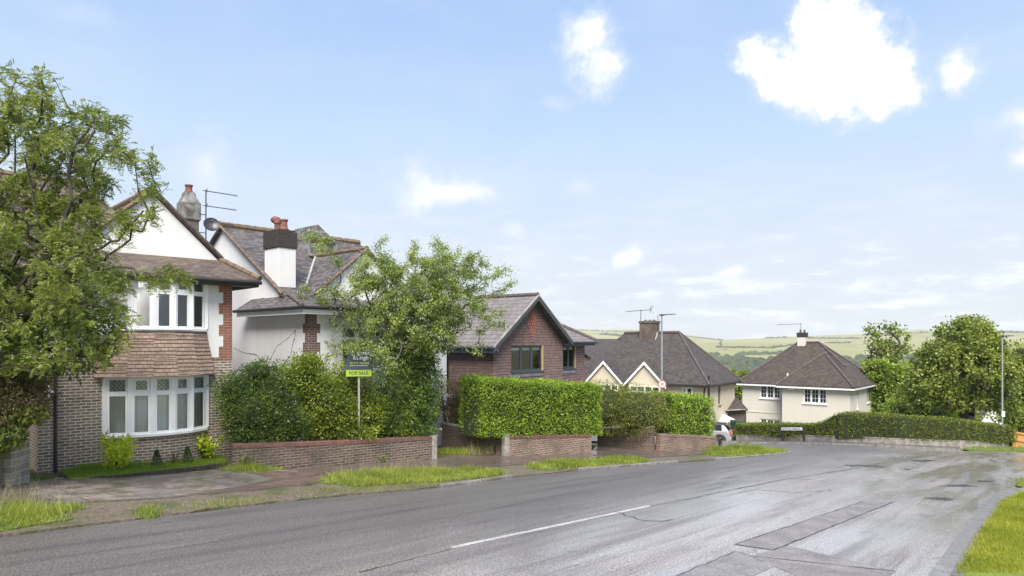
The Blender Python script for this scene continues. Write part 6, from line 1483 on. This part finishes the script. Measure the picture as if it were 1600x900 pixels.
def lamp_post(u, v_top, base_xy, label, sign20=False, head=1, h=None):
    z = g1(*base_xy); dep = base_xy[1]; top = (535 - v_top) / F * dep - z
    t = thing('lamp_post', label, 'street lamp', (base_xy[0], base_xy[1], z))
    mb = MB(0); mb.tube([(0, 0, -.1), (0, 0, 1.15), (0, 0, 1.25)], [.085, .085, .055], 12); mb.tube([(0, 0, 1.25), (0, 0, top)], [.052, .038], 10); mb.build('column', M['galv'], t)
    mb = MB(0); mb.box(-.04, .04, -.096, -.082, .35, .85); mb.build('access_door', M['galv'], t)
    mb = MB(0); s = head
    mb.tube([(0, 0, top), (0, 0, top + .06)], .05, 8)
    mb.loft([[(x, y, z_) for x, y in ((0, -.07), (0, .07))] + [(x, y, z_ + th) for (x, y, th) in ((0, .07, .07), (0, -.07, .07))] for (z_,) in ((top + .02,),)] + [[(s * .3, -.10, top + .05), (s * .3, .10, top + .05), (s * .3, .08, top + .11), (s * .3, -.08, top + .11)], [(s * .62, -.07, top + .07), (s * .62, .07, top + .07), (s * .62, .05, top + .10), (s * .62, -.05, top + .10)]])
    mb.tube([(-.12 * s, 0, top + .07), (0, 0, top + .06)], .03, 6); mb.build('lamp_head', M['dark_metal'], t)
    return t, top
p_ = at(1034, 30.5); lp1, top = lamp_post(1034, 494, p_, 'slim grey lamp post with a round 20 sign behind the olive bush')
zs = (535 - 600) * p_[1] / F - g1(*p_)
mb = MB(0); mb.disc((0, -.07, zs), (0, 1, 0), .19, .02, 32); spn = mb.build('speed_sign', M['sign_white'], lp1)
M['sign_red'] = material('sign_red', col=(.42, .04, .05), rough=.4); M['sign_black'] = material('sign_black', col=(.02, .02, .02), rough=.5)
mb = MB(0); rings = []
for r_, y in ((.145, -.082), (.145, -.086), (.19, -.086), (.19, -.082)): rings.append([(r_ * math.cos(a), y, zs + r_ * math.sin(a)) for a in np.linspace(0, 2 * math.pi, 33)[:-1]])
mb.loft(rings, True, False); mb.build('red_ring', M['sign_red'], spn); text(spn, '20', .2, (0, -.084, zs), M['sign_black'], bold=.004)
p_ = gp(1566, 699); lp2, top = lamp_post(1567, 527, p_, 'grey lamp post on the far grass strip at the right')
mb = MB(0); mb.box(-.16, -.05, -.05, .05, 1.05, 1.35); mb.build('control_box', M['sign_white'], lp2); mb = MB(0); mb.box(-.085, .085, -.09, -.05, 1.7, 2.0); mb.build('notice', M['sign_white'], lp2)

# street nameplate on two dark legs
a = Vector(gp(1223, 690.6)); b = Vector(gp(1257, 691.5)); d = (b - a); Ln = d.length; ang = math.atan2(d.y, d.x)
ns = thing('street_nameplate', 'white street nameplate on two black legs before the far hedge', 'street sign', (a.x, a.y, g1(a.x, a.y)), ang); ns.rotation_euler = (0, -math.atan2(g1(b.x, b.y) - g1(a.x, a.y), Ln), ang)
z1_ = 22.5 * a.y / F; mb = MB(0)
for x in (0, Ln):
    mb = MB(0); mb.box(x - .05, x + .05, -.04, .04, -.1, z1_ + .02); mb.build('leg', M['black_plastic'], ns, bevel=.008)
mb = MB(0); mb.box(.03, Ln - .03, -.060, -.042, z1_ - .17, z1_ - .0); pl = mb.build('plate', M['sign_white'], ns, bevel=.005); mb = MB(0); mb.box(.05, Ln - .05, -.041, -.02, z1_ - .24, z1_ + .0); mb.build('backboard', M['black_plastic'], ns)
mb = MB(0); rg_ = random.Random(9); x = .14
while x < Ln - .14:
    w = rg_.choice([.035, .05, .06]); 
    if rg_.random() < .14: x += .08; continue
    mb.box(x, x + .013, -.0635, -.0605, z1_ - .13, z1_ - .045)
    if rg_.random() < .6: mb.box(x + .014, x + w - .014, -.0635, -.0605, z1_ - .13, z1_ - .117)
    if rg_.random() < .6: mb.box(x + .014, x + w - .014, -.0635, -.0605, z1_ - .058, z1_ - .045)
    if rg_.random() < .7: mb.box(x + w - .013, x + w, -.0635, -.0605, z1_ - .13, z1_ - .045)
    x += w + .028
mb.build('lettering', M['sign_black'], pl)
# black bollard at the corner and litter bin behind the car
p_ = gp(1125, 702); bo = thing('bollard', 'short black bollard at the corner of the side road', 'bollard', (p_[0], p_[1], g1(*p_)))
mb = MB(0); mb.tube([(0, 0, -.05), (0, 0, .42), (0, 0, .46), (0, 0, .50)], [.07, .07, .085, .06], 12); mb.build('post', M['black_plastic'], bo)
p_ = at(1151, 46.5); bn = thing('wheelie_bin', 'dark green wheeled bin behind the parked car', 'bin', (p_[0], p_[1], g1(*p_)), R(20)); M['bin_green'] = material('bin_green', col=(.02, .06, .045), rough=.45)
mb = MB(0); mb.loft([[(-.23, -.25, .05), (.23, -.25, .05), (.23, .25, .05), (-.23, .25, .05)], [(-.29, -.33, 1.25), (.29, -.33, 1.25), (.29, .33, 1.25), (-.29, .33, 1.25)]]); mb.build('body', M['bin_green'], bn, bevel=.02)
mb = MB(0); mb.loft([[(-.31, -.36, 1.26), (.31, -.36, 1.26), (.31, .38, 1.26), (-.31, .38, 1.26)], [(-.26, -.3, 1.34), (.26, -.3, 1.34), (.26, .36, 1.36), (-.26, .36, 1.36)]]); mb.build('lid', M['bin_green'], bn)
# orange timber fence at the right edge
fa = Vector(gp(1580, 699)); fb = fa + Vector((DX * 3.2 + .6, DY * 3.2 - 2.0)); fb = fa + Vector((4.2, .6)); M['fence_wood'] = material('fence_wood', speckle_fn((.42, .19, .06), (.52, .27, .09), 6), rough=.75)
fn = thing('wooden_fence', 'orange-brown wooden fence stepping down at the right edge', 'fence', (fa.x, fa.y, g1(fa.x, fa.y)), math.atan2(fb.y - fa.y, fb.x - fa.x))
Lf = (fb - fa).length; topz = lambda x: .92 - .19 * x
mb = MB(0); x = 0
while x < Lf: mb.box(x, x + .135, -.012, .012 + .006 * (int(x * 7) % 2), -.6, topz(x)); x += .14
mb.build('boards', M['fence_wood'], fn)
mb = MB(0)
for k in (.02, .42, .8):
    mb.loft([[(0, y, topz(0) - k - zz) for y, zz in ((-.06, .08), (-.013, .08), (-.013, 0), (-.06, 0))], [(Lf, y, topz(Lf) - k - zz) for y, zz in ((-.06, .08), (-.013, .08), (-.013, 0), (-.06, 0))]])
mb.build('rails', M['fence_wood'], fn)
mb = MB(0); mb.box(-.1, 0, -.07, .05, -.6, .98); mb.build('post', M['black_plastic'], fn)

# ================================================================== parked car (rear quarter shows beyond the hedge)
M['car_paint'] = material('car_paint', col=(.40, .40, .40), rough=.3, spec=.5, metal=.35); M['tyre'] = material('tyre', col=(.02, .02, .02), rough=.8); M['car_glass'] = material('car_glass', col=(.012, .013, .015), rough=.05, spec=.6)
M['tail_red'] = material('tail_red', col=(.55, .02, .03), rough=.15, spec=.6); M['plate_yellow'] = material('plate_yellow', col=(.75, .55, .05), rough=.4); M['rim'] = material('rim', col=(.05, .05, .055), rough=.3, metal=.7)
rear = at(1143.0, 45.4); cang = R(-24)   # car points to the left of the picture; +x is the tail
cz = (535 - 692) / F * 46.0
car = thing('parked_car', 'silver three-door hatchback with black roof parked at the mouth of the side road', 'car', (rear[0] - 1.9 * math.cos(cang), rear[1] - 1.9 * math.sin(cang), cz), cang)
def carprof(y):
    t = abs(y) / .84; k = 1 - .05 * t ** 4
    return k
def ring_at(y, sc):
    low = [(-1.92, .42), (-1.90, .22), (-1.5, .18), (1.5, .18), (1.86, .24), (1.93, .42), (1.93, .62), (1.88, .86), (1.80, .95), (-.75, .97), (-1.0, .94), (-1.65, .83), (-1.85, .68)]
    return [(x * (1 - .035 * sc), y, z) for x, z in low]
mb = MB(0); st = [(-.84, 1.6), (-.80, .6), (-.5, 0), (.5, 0), (.80, .6), (.84, 1.6)]
mb.loft([[(x * (1 - .03 * s_), y, .5 + (z - .5) * (1 - .05 * s_)) for x, _, z in ring_at(y, 0)] for y, s_ in st]); body = mb.build('body', M['car_paint'], car, bevel=.03)
mb = MB(0)       # cabin glasshouse
cab = [(-.72, .96), (1.78, .95), (1.50, 1.33), (-.12, 1.34)]
mb.loft([[(x, -.78, .955) for x in (-.80, 1.80)] + [(x, .78, .955) for x in (1.80, -.80)], [(-.10, -.64, 1.33), (1.46, -.64, 1.32), (1.46, .64, 1.32), (-.10, .64, 1.33)]]); mb.build('windows', M['car_glass'], car)
mb = MB(0); mb.loft([rr(-.14, 1.55, -.66, .66, 1.32, .1), rr(-.08, 1.52, -.63, .63, 1.37, .12), rr(.1, 1.35, -.45, .45, 1.40, .15)]); mb.build('roof', M['black_plastic'], car)
for sy in (-1, 1):
    mb = MB(0); mb.loft([[(1.38, sy * .79, .955), (1.80, sy * .785, .955), (1.80, sy * .72, .955), (1.38, sy * .74, .955)], [(1.34, sy * .655, 1.31), (1.50, sy * .65, 1.31), (1.50, sy * .6, 1.31), (1.34, sy * .6, 1.31)]]); mb.build('rear_pillar', M['car_paint'], car)
    mb = MB(0); mb.box(1.845, 1.925, sy * .70 - .07, sy * .70 + .10 * 1, .60, .88); mb.build('tail_light', M['tail_red'], car, bevel=.035)
    for x in (-1.28, 1.25):
        mb = MB(0); yy = sy * .835; mb.tube([(x, yy - sy * .20, .315), (x, yy - sy * .18, .315), (x, yy - sy * .01, .315), (x, yy + sy * .025, .315)], [.29, .315, .315, .29], 28); wh_ = mb.build('wheel', M['tyre'], car)
        mb = MB(0); mb.disc((x, yy + sy * .026, .315), (0, 1, 0), .20, .01, 24)
        for q in range(5): a = q * 2 * math.pi / 5; mb.tube([(x + .03 * math.cos(a), yy + sy * .035, .315 + .03 * math.sin(a)), (x + .20 * math.cos(a), yy + sy * .035, .315 + .20 * math.sin(a))], [.03, .022], 6)
        mb.build('rim', M['galv'], wh_) if False else mb.build('rim', M['rim'], wh_)
        mb = MB(0); rs = [[(x + r_ * math.cos(a), y_, .315 + r_ * math.sin(a)) for a in np.linspace(-.15, math.pi + .15, 17)] for r_, y_ in ((.33, yy - sy * .05), (.33, yy + sy * .03), (.42, yy + sy * .025), (.43, yy - sy * .05))]
        mb.loft(rs, False, False); mb.build('wheel_arch', M['black_plastic'], car)
mb = MB(0); mb.box(1.80, 1.96, -.74, .74, .24, .56); mb.build('bumper', M['car_paint'], car, bevel=.05); mb = MB(0); mb.box(1.86, 1.97, -.55, .55, .20, .34); mb.build('valance', M['black_plastic'], car, bevel=.02)
mb = MB(0); mb.box(1.925, 1.95, -.27, .27, .66, .78); mb.build('number_plate', M['plate_yellow'], car)
mb = MB(0); mb.box(-1.0, 1.0, -.855, -.80, .20, .30); mb.build('side_skirt', M['black_plastic'], car, bevel=.01)

# ================================================================== distance: woodland and hedgerow trees
def blob_field(name, label, P, S, mat, seed, seg=7):
    rng = np.random.default_rng(seed); V = []
    th = np.linspace(0, 2 * math.pi, seg + 1); ph = np.array([-.25, .15, .55, .95, 1.35, 1.57]); base = []
    for i in range(len(ph) - 1):
        for j in range(seg):
            base.append([(math.cos(ph[i]) * math.cos(th[j]), math.cos(ph[i]) * math.sin(th[j]), math.sin(ph[i])), (math.cos(ph[i]) * math.cos(th[j + 1]), math.cos(ph[i]) * math.sin(th[j + 1]), math.sin(ph[i])),
                         (math.cos(ph[i + 1]) * math.cos(th[j + 1]), math.cos(ph[i + 1]) * math.sin(th[j + 1]), math.sin(ph[i + 1])), (math.cos(ph[i + 1]) * math.cos(th[j]), math.cos(ph[i + 1]) * math.sin(th[j]), math.sin(ph[i + 1]))])
    base = np.array(base).reshape(-1, 3)
    for p, s in zip(P, S):
        f = rng.uniform(0, 6.28, 3); w = 1 + .16 * np.sin(base[:, 0] * 3.1 + f[0]) + .14 * np.sin(base[:, 1] * 4.3 + f[1]) + .12 * np.sin(base[:, 2] * 5 + f[2])
        V.append(base * w[:, None] * np.array(s) + np.array(p))
    o = fast_mesh(name, np.concatenate(V), 4, mat); return tag(o, label, 'woodland', kind='stuff')
def wood_fn(t, p):
    o = t.geo(); n = t.noise(t.scale(o, (.02, .02, .03)), 1, 4, .6); n2 = t.noise(t.scale(o, (.25, .25, .25)), 1, 5, .7); rnd = t.noise(t.scale(o, (.06, .06, .02)), 1, 2, .5)
    c = t.ramp(t.math('ADD', t.math('MULTIPLY', n, .6), t.math('MULTIPLY', rnd, .4)), [(.32, (.035, .048, .028)), (.5, (.06, .075, .032)), (.68, (.11, .125, .04))])
    t.link(t.mix(1, c, t.ramp(n2, [(.3, .5), (.7, 1.45)]), 'MULTIPLY'), p.inputs['Base Color']); t.link(t.bump(n2, 1, 2.5), p.inputs['Normal'])
M['wood_far'] = material('wood_far', wood_fn, rough=.95, spec=.1)
rw = np.random.default_rng(91); P = []; S = []
n = 0
while n < 5200:
    u = rw.uniform(860, 1700); dpt = rw.uniform(150, 1420) ** 1.0
    x = (u - 800) / F * dpt
    cl = mnoise.noise(Vector((x * .006, dpt * .004, 0)))
    if cl < -.12 - .3 * (dpt > 800): continue
    if dpt > 1150 + 150 * mnoise.noise(Vector((x * .003, 7.7, 0))): continue
    s = rw.uniform(5, 10); P.append((x, dpt, g1(x, dpt) + s * .3)); S.append((s * rw.uniform(.8, 1.3), s * rw.uniform(.8, 1.3), s * rw.uniform(.8, 1.2))); n += 1
blob_field('valley_woodland', 'dense mixed woodland filling the valley below the downs', P, S, M['wood_far'], 92)
P = []; S = []
def row(u0, v0, u1, v1, n, s, far=3400):
    for i in range(n):
        t = i / max(1, n - 1); u = u0 + (u1 - u0) * t + rw.normal() * .8; v = v0 + (v1 - v0) * t + rw.normal() * .25
        # walk the line of sight over the hill face
        lo = None
        for d_ in np.arange(1250, far, 12.0):
            x = (u - 800) / F * d_
            if (535 - v) / F * d_ <= g1(x, d_): lo = d_; break
        if lo is None: continue
        x = (u - 800) / F * lo; q = s * .52 * rw.uniform(.6, 1.4); P.append((x, lo, g1(x, lo) + q * .1)); S.append((q * 1.5, q * 1.5, q))
row(1122, 543, 1210, 544, 60, 5); row(1127, 534, 1125, 543, 14, 3.5); row(1210, 543, 1245, 539, 26, 5); row(1245, 540, 1262, 538, 14, 5); row(1060, 552, 1120, 556, 30, 8); row(1196, 528.5, 1228, 527.5, 26, 6)
row(1262, 529, 1345, 529, 40, 6); row(905, 516, 1060, 523, 60, 5); row(1060, 524, 1130, 532, 40, 5); row(1350, 524, 1450, 520, 40, 6); row(1550, 519, 1600, 520, 20, 8); row(1290, 536, 1330, 536, 14, 6)
row(940, 523, 980, 526, 40, 10); row(1150, 555, 1260, 552, 60, 8)
blob_field('hedgerows', 'dark hedgerow trees between the pale fields of the downs', P, S, M['wood_far'], 93)
# a few pale houses far off in the wood
wm = M['white_render']
for (u, v, d_) in ((1133, 566, 700), (1140, 566, 705), (1146, 566, 712), (1352, 553, 900), (1302, 558, 820)):
    d_ = next((q for q in np.arange(900, 3000, 10.) if (535 - v) / F * q <= g1((u - 800) / F * q, q)), 1200.); x = (u - 800) / F * d_; z = g1(x, d_) + 5.5; t = thing('valley_house', {1133: 'tiny pale house far off in the valley wood, left of three', 1140: 'tiny pale house far off in the valley wood, middle of three', 1146: 'tiny pale house far off in the valley wood, right of three', 1352: 'tiny pale house in the wood by the thin-crowned tree', 1302: 'tiny pale house in the wood right of the corner house chimney'}[u], 'house', (x, d_, z - 3.2), R(u % 40), group='tiny houses in the valley')
    mb = MB(0); mb.box(-2.2, 2.2, -3, 3, -4, 2.6); mb.build('wall', M['stone_render'], t); mb = MB(0); mb.loft([[(-2.5, -3.3, 2.6), (2.5, -3.3, 2.6), (2.5, 3.3, 2.6), (-2.5, 3.3, 2.6)], [(-.1, -3.3, 4.4), (.1, -3.3, 4.4), (.1, 3.3, 4.4), (-.1, 3.3, 4.4)]]); mb.build('roof', M['tile_far'], t)

# ================================================================== air
hz_m = bpy.data.materials.new('haze'); hz_m.use_nodes = True; ht = NT(hz_m.node_tree); ht.n.remove(ht.n['Principled BSDF'])
pv = ht.new('ShaderNodeVolumePrincipled'); pv.inputs['Color'].default_value = (.92, .935, .98, 1); pv.inputs['Density'].default_value = .00017; pv.inputs['Anisotropy'].default_value = .2
ht.link(pv.outputs[0], ht.n['Material Output'].inputs['Volume'])
mb = MB(); mb.box(-5300, 5300, -5300, 5300, -150, 125); hz_o = mb.build('haze', hz_m); tag(hz_o, 'pale blue haze over the distant downs', 'haze', kind='stuff')
